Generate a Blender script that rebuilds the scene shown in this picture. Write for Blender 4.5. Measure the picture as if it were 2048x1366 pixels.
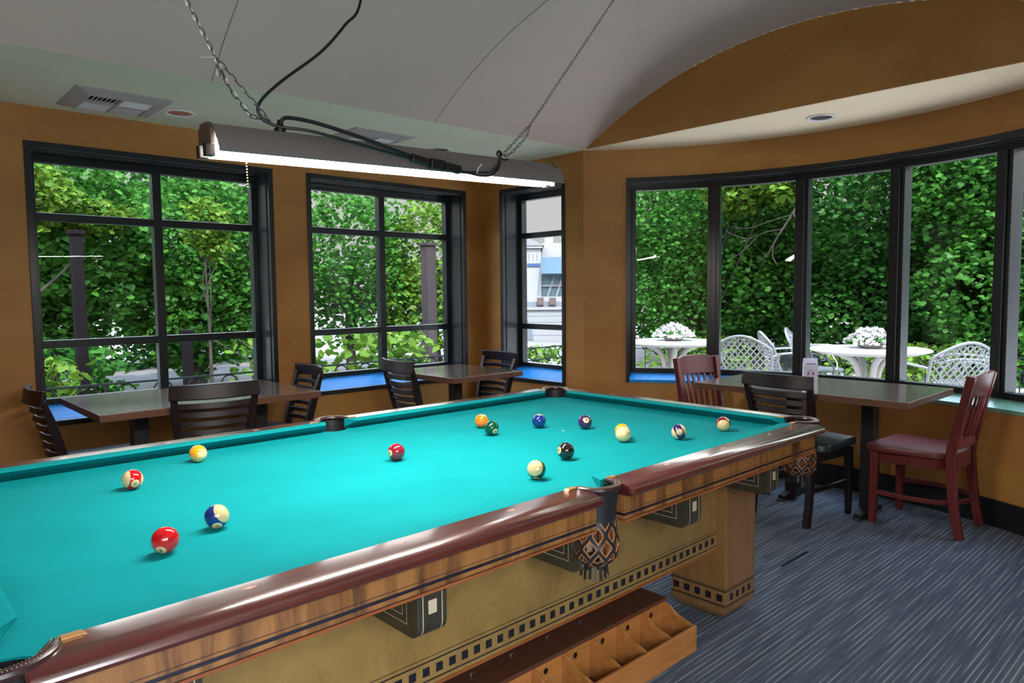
import bpy, bmesh, math, random
import numpy as np
from mathutils import Vector, Matrix
for o in list(bpy.data.objects): bpy.data.objects.remove(o)
S = bpy.context.scene
C = S.collection
PI = math.pi
random.seed(7)
RAD = math.radians

# ------------------------------------------------------------------ camera
CAM_R = ((0.72784474, -0.68568131, -0.00912053), (0.05364349, 0.04367255, 0.99760467), (0.68364056, 0.72659057, -0.06856918))
CAM_P = Vector((-1.45503, -1.92864, 1.316413))
cd = bpy.data.cameras.new('camera'); cam = bpy.data.objects.new('camera', cd); C.objects.link(cam)
cd.sensor_width = 36.0; cd.lens = 1428.424 * 36.0 / 2048.0
cd.clip_start = 0.05; cd.clip_end = 300
r_, u_, d_ = [Vector(v) for v in CAM_R]
M = Matrix(((r_.x, u_.x, -d_.x), (r_.y, u_.y, -d_.y), (r_.z, u_.z, -d_.z))).to_4x4()
M.translation = CAM_P
cam.matrix_world = M
S.camera = cam
S.view_settings.view_transform = 'Standard'; S.view_settings.look = 'None'
S.view_settings.exposure = 0.35; S.view_settings.gamma = 1.0; S.view_settings.use_curve_mapping = False
try:
    S.cycles.max_bounces = 10; S.cycles.diffuse_bounces = 5; S.cycles.transparent_max_bounces = 24
    S.cycles.sample_clamp_indirect = 6; S.cycles.use_denoising = True
except Exception: pass

# ------------------------------------------------------------------ sky and sun
W = bpy.data.worlds.new('sky'); S.world = W; W.use_nodes = True
nt = W.node_tree; nt.nodes.clear()
def wn(t, **k):
    n = nt.nodes.new(t)
    for a, b in k.items(): setattr(n, a, b)
    return n
tc = wn('ShaderNodeTexCoord'); sx = wn('ShaderNodeSeparateXYZ'); nt.links.new(tc.outputs['Generated'], sx.inputs[0])
rp = wn('ShaderNodeValToRGB'); e = rp.color_ramp.elements      # pale haze low down, bright luminous sky above it
SK = 8.0
e[0].position = 0.0; e[0].color = (0.48, 0.465, 0.455, 1); e[1].position = 1.0; e[1].color = (0.42 * SK, 0.62 * SK, 0.95 * SK, 1)
for ps, cl in ((0.19, (0.50, 0.50, 0.505, 1)), (0.30, (0.80 * SK, 0.78 * SK, 0.76 * SK, 1)), (0.55, (0.62 * SK, 0.72 * SK, 0.88 * SK, 1))):
    q = e.new(ps); q.color = cl
nt.links.new(sx.outputs['Z'], rp.inputs[0])
# the side of the sky towards the sun (behind the camera) is brighter low down
dt = wn('ShaderNodeVectorMath', operation='DOT_PRODUCT'); nt.links.new(tc.outputs['Generated'], dt.inputs[0]); dt.inputs[1].default_value = (-0.42, -0.85, 0.0)
mr = wn('ShaderNodeMapRange'); mr.inputs[1].default_value = 0.1; mr.inputs[2].default_value = 0.9; mr.inputs[3].default_value = 1.0; mr.inputs[4].default_value = 1.6
nt.links.new(dt.outputs['Value'], mr.inputs[0])
bg = wn('ShaderNodeBackground'); wo = wn('ShaderNodeOutputWorld')
nt.links.new(rp.outputs[0], bg.inputs[0]); nt.links.new(mr.outputs[0], bg.inputs[1]); nt.links.new(bg.outputs[0], wo.inputs[0])
sd = bpy.data.lights.new('sun', 'SUN'); sd.energy = 9.0; sd.angle = RAD(1.0); sd.color = (1.0, 0.94, 0.84)
so = bpy.data.objects.new('sun', sd); C.objects.link(so)
so.rotation_euler = Vector((0.25, 0.52, -0.82)).to_track_quat('-Z', 'Y').to_euler(); so.location = (2, -8, 9)

# ------------------------------------------------------------------ materials
def lin(r, g=None, b=None):
    f = lambda c: (c / 255 / 12.92) if c / 255 <= 0.04045 else ((c / 255 + 0.055) / 1.055) ** 2.4
    return (f(r), f(g), f(b), 1.0)
def mat(name, col, rough=0.5, metal=0.0, spec=0.5, coat=0.0, trans=0.0, sheen=0.0, cior=1.5, crough=0.08):
    m = bpy.data.materials.new(name); m.use_nodes = True
    b = m.node_tree.nodes['Principled BSDF']
    b.inputs['Base Color'].default_value = col if len(col) == 4 else (*col, 1)
    b.inputs['Roughness'].default_value = rough; b.inputs['Metallic'].default_value = metal
    b.inputs['Specular IOR Level'].default_value = spec
    b.inputs['Coat Weight'].default_value = coat; b.inputs['Coat IOR'].default_value = cior; b.inputs['Coat Roughness'].default_value = crough
    if trans: b.inputs['Transmission Weight'].default_value = trans
    if sheen: b.inputs['Sheen Weight'].default_value = sheen
    return m
def noisy(m, stops, scale=(1, 1, 1), nscale=3.0, detail=6, rough=0.6, dist=0.0, bump=0.0, bscale=None, coords='Object'):
    """colour the material by stretched noise"""
    t = m.node_tree; b = t.nodes['Principled BSDF']
    tc = t.nodes.new('ShaderNodeTexCoord'); mp = t.nodes.new('ShaderNodeMapping'); mp.inputs['Scale'].default_value = scale
    n = t.nodes.new('ShaderNodeTexNoise'); n.inputs['Scale'].default_value = nscale; n.inputs['Detail'].default_value = detail
    n.inputs['Roughness'].default_value = rough; n.inputs['Distortion'].default_value = dist
    r = t.nodes.new('ShaderNodeValToRGB')
    els = r.color_ramp.elements
    els[0].position, els[0].color = stops[0][0], stops[0][1]; els[1].position, els[1].color = stops[-1][0], stops[-1][1]
    for p, c in stops[1:-1]:
        q = els.new(p); q.color = c
    t.links.new(tc.outputs[coords], mp.inputs[0]); t.links.new(mp.outputs[0], n.inputs['Vector']); t.links.new(n.outputs['Fac'], r.inputs[0])
    t.links.new(r.outputs[0], b.inputs['Base Color'])
    if bump:
        n2 = t.nodes.new('ShaderNodeTexNoise'); n2.inputs['Scale'].default_value = bscale or 200; n2.inputs['Detail'].default_value = 3
        t.links.new(tc.outputs[coords], n2.inputs['Vector'])
        bp = t.nodes.new('ShaderNodeBump'); bp.inputs['Strength'].default_value = bump; bp.inputs['Distance'].default_value = 0.004
        t.links.new(n2.outputs['Fac'], bp.inputs['Height']); t.links.new(bp.outputs[0], b.inputs['Normal'])
    return m
c4 = lambda r, g, b: (r, g, b, 1)
WALL = noisy(mat('ochre_plaster', c4(.3, .14, .04), 0.55), [(0.25, c4(.31, .115, .022)), (0.5, c4(.42, .19, .040)), (0.75, c4(.52, .27, .066))], (1, 1, 1.6), 1.1, 7, 0.62, 0.6, 0.15, 60)
CEIL = noisy(mat('ceiling_paint', c4(.5, .47, .45), 0.9), [(0.3, c4(.56, .445, .375)), (0.7, c4(.61, .49, .42))], (1, 1, 1), 1.2, 3, 0.5, 0, 0.35, 260)
CEIL_GREEN_LIT = noisy(mat('ceiling_paint_green_lit', c4(.55, .52, .45), 0.85), [(0.3, c4(.78, .77, .55)), (0.7, c4(.85, .84, .61))], (1, 1, 1), 1.5, 3, 0.5, 0, 0.3, 260)  # vault paint again, with greenish window light put into its colour
CEIL_WARM_LIT = noisy(mat('ceiling_paint_warm_lit', c4(.85, .7, .5), 0.8), [(0.3, c4(.90, .72, .46)), (0.7, c4(.94, .77, .52))], (1, 1, 1), 1.5, 3)  # vault paint again, lightened and warmed in place of bounced sunlight
VENTM = mat('vent_enamel', c4(.44, .39, .35), 0.55)
CREASE_SHADE = mat('crease_shade', c4(.20, .17, .14), 0.8)
FRAME = mat('dark_window_frame', c4(.012, .017, .02), 0.3)
JAMB = mat('dark_reveal', c4(.025, .03, .035), 0.22)
SILL = noisy(mat('sky_reflection_sill', c4(.03, .14, .38), 0.5, spec=.25), [(0.3, c4(.015, .22, .62)), (0.7, c4(.03, .32, .80))], (2, 14, 4), 3, 5)  # blue of the reflected sky put into the base colour
SILL2 = noisy(mat('foliage_reflection_sill', c4(.2, .35, .3), 0.25), [(0.3, c4(.14, .30, .22)), (0.7, c4(.20, .38, .28))], (3, 3, 3), 3, 5)  # green of the reflected foliage put into the base colour
BASEB = mat('dark_baseboard', c4(.008, .011, .014), 0.4)
BLACK = mat('black_plastic', c4(.01, .01, .011), 0.4)
IRON = mat('black_iron', c4(.008, .013, .013), 0.6, spec=.08)
WHITE = mat('white_paint', c4(.8, .78, .76), 0.4)
GREYMET = mat('grey_enamel', c4(.20, .18, .17), 0.5)
ENDMET = mat('brown_enamel', c4(.10, .075, .055), 0.5)
CHROME = mat('zinc_chain', c4(.33, .35, .36), 0.3, 1.0)
BRASS = mat('brass', c4(.8, .5, .14), 0.25, 1.0)
FELT = noisy(mat('teal_cloth', c4(.0, .30, .27), 0.95, sheen=0.0, spec=0.1), [(0.35, c4(.001, .262, .288)), (0.65, c4(.002, .290, .318))], (1, 1, 1), 4, 6, 0.5, 0, 0.25, 500)
MAHOG = noisy(mat('mahogany', c4(.09, .018, .01), 0.3, coat=1.0, cior=1.9, crough=.14), [(0.3, c4(.055, .009, .009)), (0.7, c4(.12, .021, .017))], (3, 30, 30), 2, 6)
def veneer(name, cols, scale):
    m = noisy(mat(name, c4(.2, .1, .03), 0.38, coat=0.25), cols, scale, 1.0, 8, 0.6, 1.2); return m
VEN = veneer('figured_walnut', [(0.34, c4(.04, .016, .008)), (0.44, c4(.17, .073, .022)), (0.56, c4(.30, .138, .038)), (0.78, c4(.20, .088, .026))], (13.0, 13.0, 1.6))
PANEL = veneer('tan_burl', [(0.28, c4(.20, .125, .036)), (0.5, c4(.265, .172, .050)), (0.74, c4(.32, .21, .066))], (9, 9, 6))
LEGW = veneer('tan_oak', [(0.25, c4(.18, .088, .029)), (0.5, c4(.24, .126, .045)), (0.8, c4(.275, .15, .058))], (14, 14, 1.5))
INK = mat('ebony_inlay', c4(.012, .012, .02), 0.35)
BEAD = noisy(mat('reddish_bead', c4(.25, .07, .02), 0.35), [(0.3, c4(.22, .06, .018)), (0.7, c4(.33, .11, .03))], (2, 20, 20), 2, 4)
CORB = noisy(mat('bracket_wood', c4(.03, .03, .022), 0.3), [(0.3, c4(.022, .022, .018)), (0.7, c4(.05, .046, .028))], (10, 10, 2), 2, 5)
PEARL = mat('pearl_inlay', c4(.52, .47, .33), 0.3)
ROSE = mat('rose_pearl', c4(.62, .30, .27), 0.3)
LEATH = mat('black_leather', c4(.016, .018, .022), 0.33)
BLEATH = mat('brown_leather', c4(.035, .018, .020), 0.3)
TANL = mat('tan_leather_edge', c4(.40, .17, .065), 0.5)
STITCH = mat('pale_stitching', c4(.5, .38, .27), 0.7)
BOXW = noisy(mat('orange_oak', c4(.25, .10, .03), 0.4), [(0.3, c4(.33, .125, .03)), (0.7, c4(.50, .215, .06))], (2, 18, 18), 2, 6)
BOXLID = noisy(mat('reddish_lid', c4(.10, .035, .02), 0.4), [(0.3, c4(.085, .03, .018)), (0.7, c4(.13, .05, .027))], (2, 18, 18), 2, 6)
TTOP = noisy(mat('laminate_walnut', c4(.09, .05, .035), 0.25, coat=1.0, cior=2.7, crough=.12), [(0.3, c4(.095, .058, .04)), (0.7, c4(.115, .07, .049))], (1, 5, 5), 1.5, 1)
TEDGE = noisy(mat('laminate_edge', c4(.10, .05, .03), 0.35), [(0.3, c4(.10, .045, .025)), (0.7, c4(.15, .075, .045))], (3, 22, 22), 2, 6)
DWOOD = mat('espresso_wood', c4(.014, .009, .011), 0.42, spec=.3)
RWOOD = noisy(mat('oxblood_wood', c4(.10, .02, .018), 0.36, spec=.35), [(0.3, c4(.095, .015, .015)), (0.7, c4(.14, .024, .023))], (20, 20, 2), 2, 4)
VINYL = mat('navy_vinyl', c4(.018, .03, .045), 0.35)
PAPER = mat('white_card', c4(.62, .60, .70), 0.6)
PINK = mat('mauve_print', c4(.35, .10, .22), 0.6)
BLUEP = mat('navy_print', c4(.03, .04, .16), 0.6)
CREAM = mat('ivory_resin', c4(.78, .60, .30), 0.08, coat=1.0)

CARPET = mat('striped_carpet', c4(.06, .065, .09), 0.95, spec=0.1)
def carpet_nodes(m):
    t = m.node_tree; b = t.nodes['Principled BSDF']; L = t.links.new
    tc = t.nodes.new('ShaderNodeTexCoord'); mp = t.nodes.new('ShaderNodeMapping'); mp.inputs['Rotation'].default_value = (0, 0, RAD(7)); mp.inputs['Scale'].default_value = (1.1, 48, 1)
    L(tc.outputs['Object'], mp.inputs[0])
    n1 = t.nodes.new('ShaderNodeTexNoise'); n1.inputs['Scale'].default_value = 1.6; n1.inputs['Detail'].default_value = 1.0; L(mp.outputs[0], n1.inputs['Vector'])
    # pin stripes broken in their length
    sp = t.nodes.new('ShaderNodeSeparateXYZ'); L(mp.outputs[0], sp.inputs[0])
    fr = t.nodes.new('ShaderNodeMath'); fr.operation = 'FRACT'; L(sp.outputs['Y'], fr.inputs[0])
    lt = t.nodes.new('ShaderNodeMath'); lt.operation = 'LESS_THAN'; L(fr.outputs[0], lt.inputs[0]); lt.inputs[1].default_value = 0.26
    fl = t.nodes.new('ShaderNodeMath'); fl.operation = 'FLOOR'; L(sp.outputs['Y'], fl.inputs[0])
    cx = t.nodes.new('ShaderNodeCombineXYZ'); mu = t.nodes.new('ShaderNodeMath'); mu.operation = 'MULTIPLY'; mu.inputs[1].default_value = 3.4; L(sp.outputs['X'], mu.inputs[0]); L(mu.outputs[0], cx.inputs[0])
    mu2 = t.nodes.new('ShaderNodeMath'); mu2.operation = 'MULTIPLY'; mu2.inputs[1].default_value = 7.31; L(fl.outputs[0], mu2.inputs[0]); L(mu2.outputs[0], cx.inputs[1])
    n3 = t.nodes.new('ShaderNodeTexNoise'); n3.inputs['Scale'].default_value = 1.0; n3.inputs['Detail'].default_value = 0; L(cx.outputs[0], n3.inputs['Vector'])
    rr = t.nodes.new('ShaderNodeMapRange'); rr.inputs[1].default_value = 0.38; rr.inputs[2].default_value = 0.6; L(n3.outputs['Fac'], rr.inputs[0])
    mm = t.nodes.new('ShaderNodeMath'); mm.operation = 'MULTIPLY'; L(lt.outputs[0], mm.inputs[0]); L(rr.outputs[0], mm.inputs[1])
    rb = t.nodes.new('ShaderNodeValToRGB'); q = rb.color_ramp.elements; q[0].position = .32; q[0].color = c4(.075, .088, .115); q[1].position = .68; q[1].color = c4(.12, .14, .18); L(n1.outputs['Fac'], rb.inputs[0])
    rs = t.nodes.new('ShaderNodeValToRGB'); q = rs.color_ramp.elements; q[0].position = .35; q[0].color = c4(.25, .33, .42); q[1].position = .7; q[1].color = c4(.31, .31, .29); L(n3.outputs['Fac'], rs.inputs[0])
    mx = t.nodes.new('ShaderNodeMix'); mx.data_type = 'RGBA'; L(mm.outputs[0], mx.inputs['Factor']); L(rb.outputs[0], mx.inputs['A']); L(rs.outputs[0], mx.inputs['B'])
    # a worn dark streak on the pile
    s2 = t.nodes.new('ShaderNodeSeparateXYZ'); L(tc.outputs['Object'], s2.inputs[0])
    def rng(sock, lo, hi):
        a = t.nodes.new('ShaderNodeMath'); a.operation = 'GREATER_THAN'; L(sock, a.inputs[0]); a.inputs[1].default_value = lo
        c = t.nodes.new('ShaderNodeMath'); c.operation = 'LESS_THAN'; L(sock, c.inputs[0]); c.inputs[1].default_value = hi
        d = t.nodes.new('ShaderNodeMath'); d.operation = 'MULTIPLY'; L(a.outputs[0], d.inputs[0]); L(c.outputs[0], d.inputs[1]); return d.outputs[0]
    d = t.nodes.new('ShaderNodeMath'); d.operation = 'MULTIPLY'; L(rng(s2.outputs['X'], 1.75, 2.03), d.inputs[0]); L(rng(s2.outputs['Y'], -0.389, -0.374), d.inputs[1])
    m2 = t.nodes.new('ShaderNodeMix'); m2.data_type = 'RGBA'; L(d.outputs[0], m2.inputs['Factor']); L(mx.outputs['Result'], m2.inputs['A']); m2.inputs['B'].default_value = c4(.022, .016, .022)
    L(m2.outputs['Result'], b.inputs['Base Color'])
    n2 = t.nodes.new('ShaderNodeTexNoise'); n2.inputs['Scale'].default_value = 400; L(tc.outputs['Object'], n2.inputs['Vector'])
    bp = t.nodes.new('ShaderNodeBump'); bp.inputs['Strength'].default_value = 0.4; bp.inputs['Distance'].default_value = 0.005; L(n2.outputs['Fac'], bp.inputs['Height']); L(bp.outputs[0], b.inputs['Normal'])
carpet_nodes(CARPET)
def glass_mat():
    m = bpy.data.materials.new('window_glass'); m.use_nodes = True; t = m.node_tree; t.nodes.clear()
    o = t.nodes.new('ShaderNodeOutputMaterial'); mx = t.nodes.new('ShaderNodeMixShader'); tr = t.nodes.new('ShaderNodeBsdfTransparent'); gl = t.nodes.new('ShaderNodeBsdfGlossy')
    tr.inputs[0].default_value = c4(.975, .985, .98); gl.inputs['Roughness'].default_value = 0.0
    lw = t.nodes.new('ShaderNodeLayerWeight'); pw = t.nodes.new('ShaderNodeMath'); pw.operation = 'POWER'; pw.inputs[1].default_value = 5.0
    ma = t.nodes.new('ShaderNodeMath'); ma.operation = 'MULTIPLY_ADD'; ma.inputs[1].default_value = 0.5; ma.inputs[2].default_value = 0.006
    t.links.new(lw.outputs['Facing'], pw.inputs[0]); t.links.new(pw.outputs[0], ma.inputs[0])
    t.links.new(ma.outputs[0], mx.inputs[0]); t.links.new(tr.outputs[0], mx.inputs[1]); t.links.new(gl.outputs[0], mx.inputs[2]); t.links.new(mx.outputs[0], o.inputs[0])
    return m
GLASS = glass_mat()
def emis(name, col, st):
    m = bpy.data.materials.new(name); m.use_nodes = True; t = m.node_tree; t.nodes.clear()
    o = t.nodes.new('ShaderNodeOutputMaterial'); em = t.nodes.new('ShaderNodeEmission'); em.inputs[0].default_value = col; em.inputs[1].default_value = st
    t.links.new(em.outputs[0], o.inputs[0]); return m
TUBE = emis('fluorescent_tube', c4(1.0, .93, .84), 128.0)
def leaf_mat(name, a, b, tr=0.35):
    m = bpy.data.materials.new(name); m.use_nodes = True; t = m.node_tree; t.nodes.clear(); L = t.links.new
    o = t.nodes.new('ShaderNodeOutputMaterial'); g = t.nodes.new('ShaderNodeNewGeometry'); r = t.nodes.new('ShaderNodeValToRGB')
    r.color_ramp.elements[0].color = a; r.color_ramp.elements[1].color = b; L(g.outputs['Random Per Island'], r.inputs[0])
    d = t.nodes.new('ShaderNodeBsdfDiffuse'); tl = t.nodes.new('ShaderNodeBsdfTranslucent'); gs = t.nodes.new('ShaderNodeBsdfGlossy'); gs.inputs['Roughness'].default_value = .35
    L(r.outputs[0], d.inputs[0]); L(r.outputs[0], tl.inputs[0])
    m1 = t.nodes.new('ShaderNodeMixShader'); m1.inputs[0].default_value = tr; L(d.outputs[0], m1.inputs[1]); L(tl.outputs[0], m1.inputs[2])
    m2 = t.nodes.new('ShaderNodeMixShader'); m2.inputs[0].default_value = .006; L(m1.outputs[0], m2.inputs[1]); L(gs.outputs[0], m2.inputs[2]); L(m2.outputs[0], o.inputs[0])
    return m
LEAF = leaf_mat('maple_leaf', c4(.014, .060, .0085), c4(.042, .135, .018))
LEAF2 = leaf_mat('bright_maple_leaf', c4(.03, .08, .008), c4(.095, .165, .02))
LEAFD = leaf_mat('dark_hedge_leaf', c4(.008, .042, .007), c4(.027, .09, .013))
GRASS = leaf_mat('grass_blade', c4(.004, .03, .01), c4(.014, .065, .02))
PETAL = mat('white_petal', c4(.35, .34, .33), 0.6)
GTAB = mat('garden_white', c4(.32, .31, .30), 0.5)
BARK = noisy(mat('grey_bark', c4(.12, .1, .085), 0.9, spec=.05), [(0.3, c4(.014, .012, .010)), (0.7, c4(.045, .039, .034))], (6, 6, 1.5), 4, 5)
PAVE = noisy(mat('pale_paving', c4(.2, .18, .17), 0.85), [(0.3, c4(.075, .069, .066)), (0.7, c4(.105, .098, .093))], (1, 1, 1), 1.0, 5)
TERR = noisy(mat('white_terrace', c4(.75, .72, .70), 0.8), [(0.3, c4(.36, .34, .33)), (0.7, c4(.42, .40, .385))], (1, 1, 1), 1.0, 5)
CASTW = mat('white_cast_metal', c4(.12, .125, .13), 0.25, 0.2)

# ------------------------------------------------------------------ mesh helpers
class MB:
    """collects shapes; build() links them as ONE mesh object"""
    def __init__(s): s.v = []; s.f = []; s.m = []
    def add(s, vs, fs, mi=0):
        o = len(s.v); s.v += [tuple(v) for v in vs]; s.f += [tuple(i + o for i in f) for f in fs]; s.m += [mi] * len(fs); return s
    def box(s, x0, y0, z0, x1, y1, z1, mi=0):
        v = [(x0, y0, z0), (x1, y0, z0), (x1, y1, z0), (x0, y1, z0), (x0, y0, z1), (x1, y0, z1), (x1, y1, z1), (x0, y1, z1)]
        return s.add(v, [(3, 2, 1, 0), (4, 5, 6, 7), (0, 1, 5, 4), (1, 2, 6, 5), (2, 3, 7, 6), (3, 0, 4, 7)], mi)
    def quad(s, a, b, c, d, mi=0): return s.add([a, b, c, d], [(0, 1, 2, 3)], mi)
    def loft(s, rings, closed=True, caps=True, mi=0, loop=False):
        n = len(rings[0]); vs = [p for r in rings for p in r]; fs = []
        R = len(rings)
        for i in range(R if loop else R - 1):
            j = (i + 1) % R
            for k in range(n if closed else n - 1):
                l = (k + 1) % n
                fs.append((i * n + k, i * n + l, j * n + l, j * n + k))
        if caps and closed and not loop:
            fs.append(tuple(range(n - 1, -1, -1))); fs.append(tuple((R - 1) * n + k for k in range(n)))
        return s.add(vs, fs, mi)
    def tube(s, pts, r, n=8, mi=0, loop=False, caps=True):
        pts = [Vector(p) for p in pts]; rings = []; N = len(pts); up = None
        for i, p in enumerate(pts):
            a = pts[(i - 1) % N] if (loop or i > 0) else p; b = pts[(i + 1) % N] if (loop or i < N - 1) else p
            t = (b - a).normalized()
            if up is None:
                up = Vector((0, 0, 1)) if abs(t.z) < .9 else Vector((1, 0, 0))
            sd = t.cross(up)
            if sd.length < 1e-6: sd = t.orthogonal()
            sd.normalize(); up = sd.cross(t).normalized()
            rr = r[i] if isinstance(r, (list, tuple)) else r
            rings.append([p + sd * (rr * math.cos(2 * PI * k / n)) + up * (rr * math.sin(2 * PI * k / n)) for k in range(n)])
        return s.loft(rings, True, caps, mi, loop)
    def lathe(s, prof, c=(0, 0, 0), n=24, mi=0, caps=False):
        rings = [[(c[0] + r * math.cos(2 * PI * k / n), c[1] + r * math.sin(2 * PI * k / n), c[2] + z) for k in range(n)] for r, z in prof]
        return s.loft(rings, True, caps, mi)
    def bar(s, a, b, w, h, up=(0, 0, 1), mi=0, w2=None, h2=None):
        """rectangular bar from a to b: width w across, h along up"""
        a = Vector(a); b = Vector(b); t = (b - a).normalized(); sd = t.cross(Vector(up)).normalized(); u = sd.cross(t)
        rg = []
        for p, ww, hh in ((a, w, h), (b, w2 or w, h2 or h)):
            rg.append([p + sd * (ww / 2 * i) + u * (hh / 2 * j) for i, j in ((-1, -1), (1, -1), (1, 1), (-1, 1))])
        return s.loft(rg, True, True, mi)
    def ribbon(s, pts, w, h, up=(0, 0, 1), mi=0):
        """rectangular section swept along points; w across, h along up"""
        pts = [Vector(p) for p in pts]; rg = []; U = Vector(up); N = len(pts)
        for i, p in enumerate(pts):
            t = (pts[min(i + 1, N - 1)] - pts[max(i - 1, 0)]).normalized(); sd = t.cross(U).normalized(); u = sd.cross(t)
            ww = w[i] if isinstance(w, (list, tuple)) else w; hh = h[i] if isinstance(h, (list, tuple)) else h
            rg.append([p + sd * (ww / 2 * a) + u * (hh / 2 * b) for a, b in ((-1, -1), (1, -1), (1, 1), (-1, 1))])
        return s.loft(rg, True, True, mi)
    def prism(s, poly, axis, a, b, mi=0):
        """polygon in the two other axes, extruded along axis from a to b"""
        def P(p, t):
            return {'x': (t, p[0], p[1]), 'y': (p[0], t, p[1]), 'z': (p[0], p[1], t)}[axis]
        return s.loft([[P(p, a) for p in poly], [P(p, b) for p in poly]], True, True, mi)
    def build(s, name, m, parent=None, bevel=0.0, smooth=False, seg=2, loc=None):
        me = bpy.data.meshes.new(name); me.from_pydata(s.v, [], s.f)
        ms = m if isinstance(m, (list, tuple)) else [m]
        for x in ms: me.materials.append(x)
        if len(ms) > 1: me.polygons.foreach_set('material_index', s.m)
        me.update()
        bm = bmesh.new(); bm.from_mesh(me); bmesh.ops.recalc_face_normals(bm, faces=bm.faces); bm.to_mesh(me); bm.free()
        if smooth:
            me.polygons.foreach_set('use_smooth', [True] * len(me.polygons))
            if smooth != 'all': me.set_sharp_from_angle(angle=RAD(38))
        o = bpy.data.objects.new(name, me); C.objects.link(o)
        if bevel:
            bv = o.modifiers.new('bevel', 'BEVEL'); bv.width = bevel; bv.segments = seg; bv.limit_method = 'ANGLE'; bv.angle_limit = RAD(40)
        if parent: o.parent = parent
        if loc: o.location = loc
        return o
def tag(o, label=None, cat=None, group=None, kind=None):
    for k, v in (('label', label), ('category', cat), ('group', group), ('kind', kind)):
        if v: o[k] = v
    return o
def thing(name, loc=(0, 0, 0), rz=0, label=None, cat=None, group=None, kind=None):
    o = bpy.data.objects.new(name, None); C.objects.link(o); o.location = loc; o.rotation_euler = (0, 0, rz); o.empty_display_size = .1
    return tag(o, label, cat, group, kind)
def copy_tree(root, loc=None, rz=None, **kw):
    c = root.copy(); C.objects.link(c)
    if loc is not None: c.location = loc
    if rz is not None: c.rotation_euler = (0, 0, rz)
    for ch in list(root.children):
        d = ch.copy(); C.objects.link(d); d.parent = c
        for g in list(ch.children):
            h = g.copy(); C.objects.link(h); h.parent = d
    tag(c, **kw); return c
def struct(o): o['kind'] = 'structure'; return o
def bez(pts, n=8):
    """catmull-rom through points"""
    P = [Vector(p) for p in pts]; out = []
    for i in range(len(P) - 1):
        p0 = P[max(i - 1, 0)]; p1 = P[i]; p2 = P[i + 1]; p3 = P[min(i + 2, len(P) - 1)]
        for k in range(n):
            t = k / n
            out.append(0.5 * ((2 * p1) + (p2 - p0) * t + (2 * p0 - 5 * p1 + 4 * p2 - p3) * t * t + (3 * p1 - p0 - 3 * p2 + p3) * t ** 3))
    out.append(P[-1]); return out

# ------------------------------------------------------------------ room shell
YW, XE, ZS = 2.75, 2.604, 2.355          # left wall plane, end wall plane, soffit height
BC, BR = (1.10, -0.05), 2.225            # bow wall: centre and radius
XB, YR = -3.4, -3.2                      # rear wall and right side of the hall, part left open for fill light
WT = 0.26
struct(MB().box(-5, YR - .2, -0.1, 4.0, YW + WT, 0.0).build('floor', CARPET))
# left wall with its two openings
def wall_holes(a0, a1, z0, z1, holes, put):
    """grid of wall pieces around holes; put(a0,z0,a1,z1)"""
    xs = sorted({a0, a1, *[h[0] for h in holes], *[h[1] for h in holes]})
    for i in range(len(xs) - 1):
        mid = (xs[i] + xs[i + 1]) / 2; hs = [h for h in holes if h[0] < mid < h[1]]
        if not hs: put(xs[i], z0, xs[i + 1], z1)
        for h in hs: put(xs[i], z0, xs[i + 1], h[2]); put(xs[i], h[3], xs[i + 1], z1)
SZ, HZ = 0.600, 2.14
W1, W2 = (-0.655, 0.705), (1.005, 2.40)
mb = MB(); wall_holes(XB - .5, XE + WT, 0, 2.5, [(*W1, SZ, HZ), (*W2, SZ, HZ)], lambda a, b, c, d: mb.box(a, YW, b, c, YW + WT, d)); struct(mb.build('wall_left', WALL))
W3 = (1.81, 2.49); YC = 1.60
mb = MB(); wall_holes(YC, YW, 0, 2.5, [(*W3, SZ, HZ)], lambda a, b, c, d: mb.box(XE, a, b, XE + WT, c, d)); struct(mb.build('wall_end', WALL))
# bow wall
A0, A1 = math.degrees(math.asin((YC - BC[1]) / BR)), None
A0 = math.degrees(math.atan2(YC - BC[1], XE - BC[0]))
BA, BB, BZ0, BZ1 = 39.0, -37.6, 0.655, 2.118
def bp(a, r, z): return (BC[0] + r * math.cos(RAD(a)), BC[1] + r * math.sin(RAD(a)), z)
def arc_block(mb, a0, a1, r0, r1, z0, z1, n, mi=0):
    rg = []
    for k in range(n + 1):
        a = a0 + (a1 - a0) * k / n
        rg.append([bp(a, r0, z0), bp(a, r1, z0), bp(a, r1, z1), bp(a, r0, z1)])
    return mb.loft(rg, True, True, mi)
RO = BR + WT
mb = MB(); arc_block(mb, A0, -A0 - 3, BR, RO, 0, BZ0, 64); arc_block(mb, A0, -A0 - 3, BR, RO, BZ1, 2.5, 64)
arc_block(mb, A0, BA, BR, RO, BZ0, BZ1, 8); arc_block(mb, BB, -A0 - 3, BR, RO, BZ0, BZ1, 10)
struct(mb.build('wall_bow', WALL, smooth=True))
# wall past the bow on the right
struct(MB().box(XE, YR, 0, XE + WT, -1.70, 2.5).build('wall_right', WALL))
struct(MB().box(-.6, YR - .2, 0, XE + WT, YR, 2.5).build('wall_side', WALL))  # unseen wall added to keep the sun off the carpet
struct(MB().box(XB - .2, YR, 0, XB, YW, 3.4).build('wall_back', WALL))  # unseen wall closing the rear so fill comes from the side
# baseboards
mb = MB(); arc_block(mb, A0, -A0, BR - .016, BR, 0, .15, 64); struct(mb.build('baseboard_bow', BASEB, smooth=True))
struct(MB().box(XB, YW - .016, 0, XE, YW, .15).build('baseboard_left', BASEB))
struct(MB().box(XE - .016, YC, 0, XE, YW - .016, .15).build('baseboard_end', BASEB))
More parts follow.
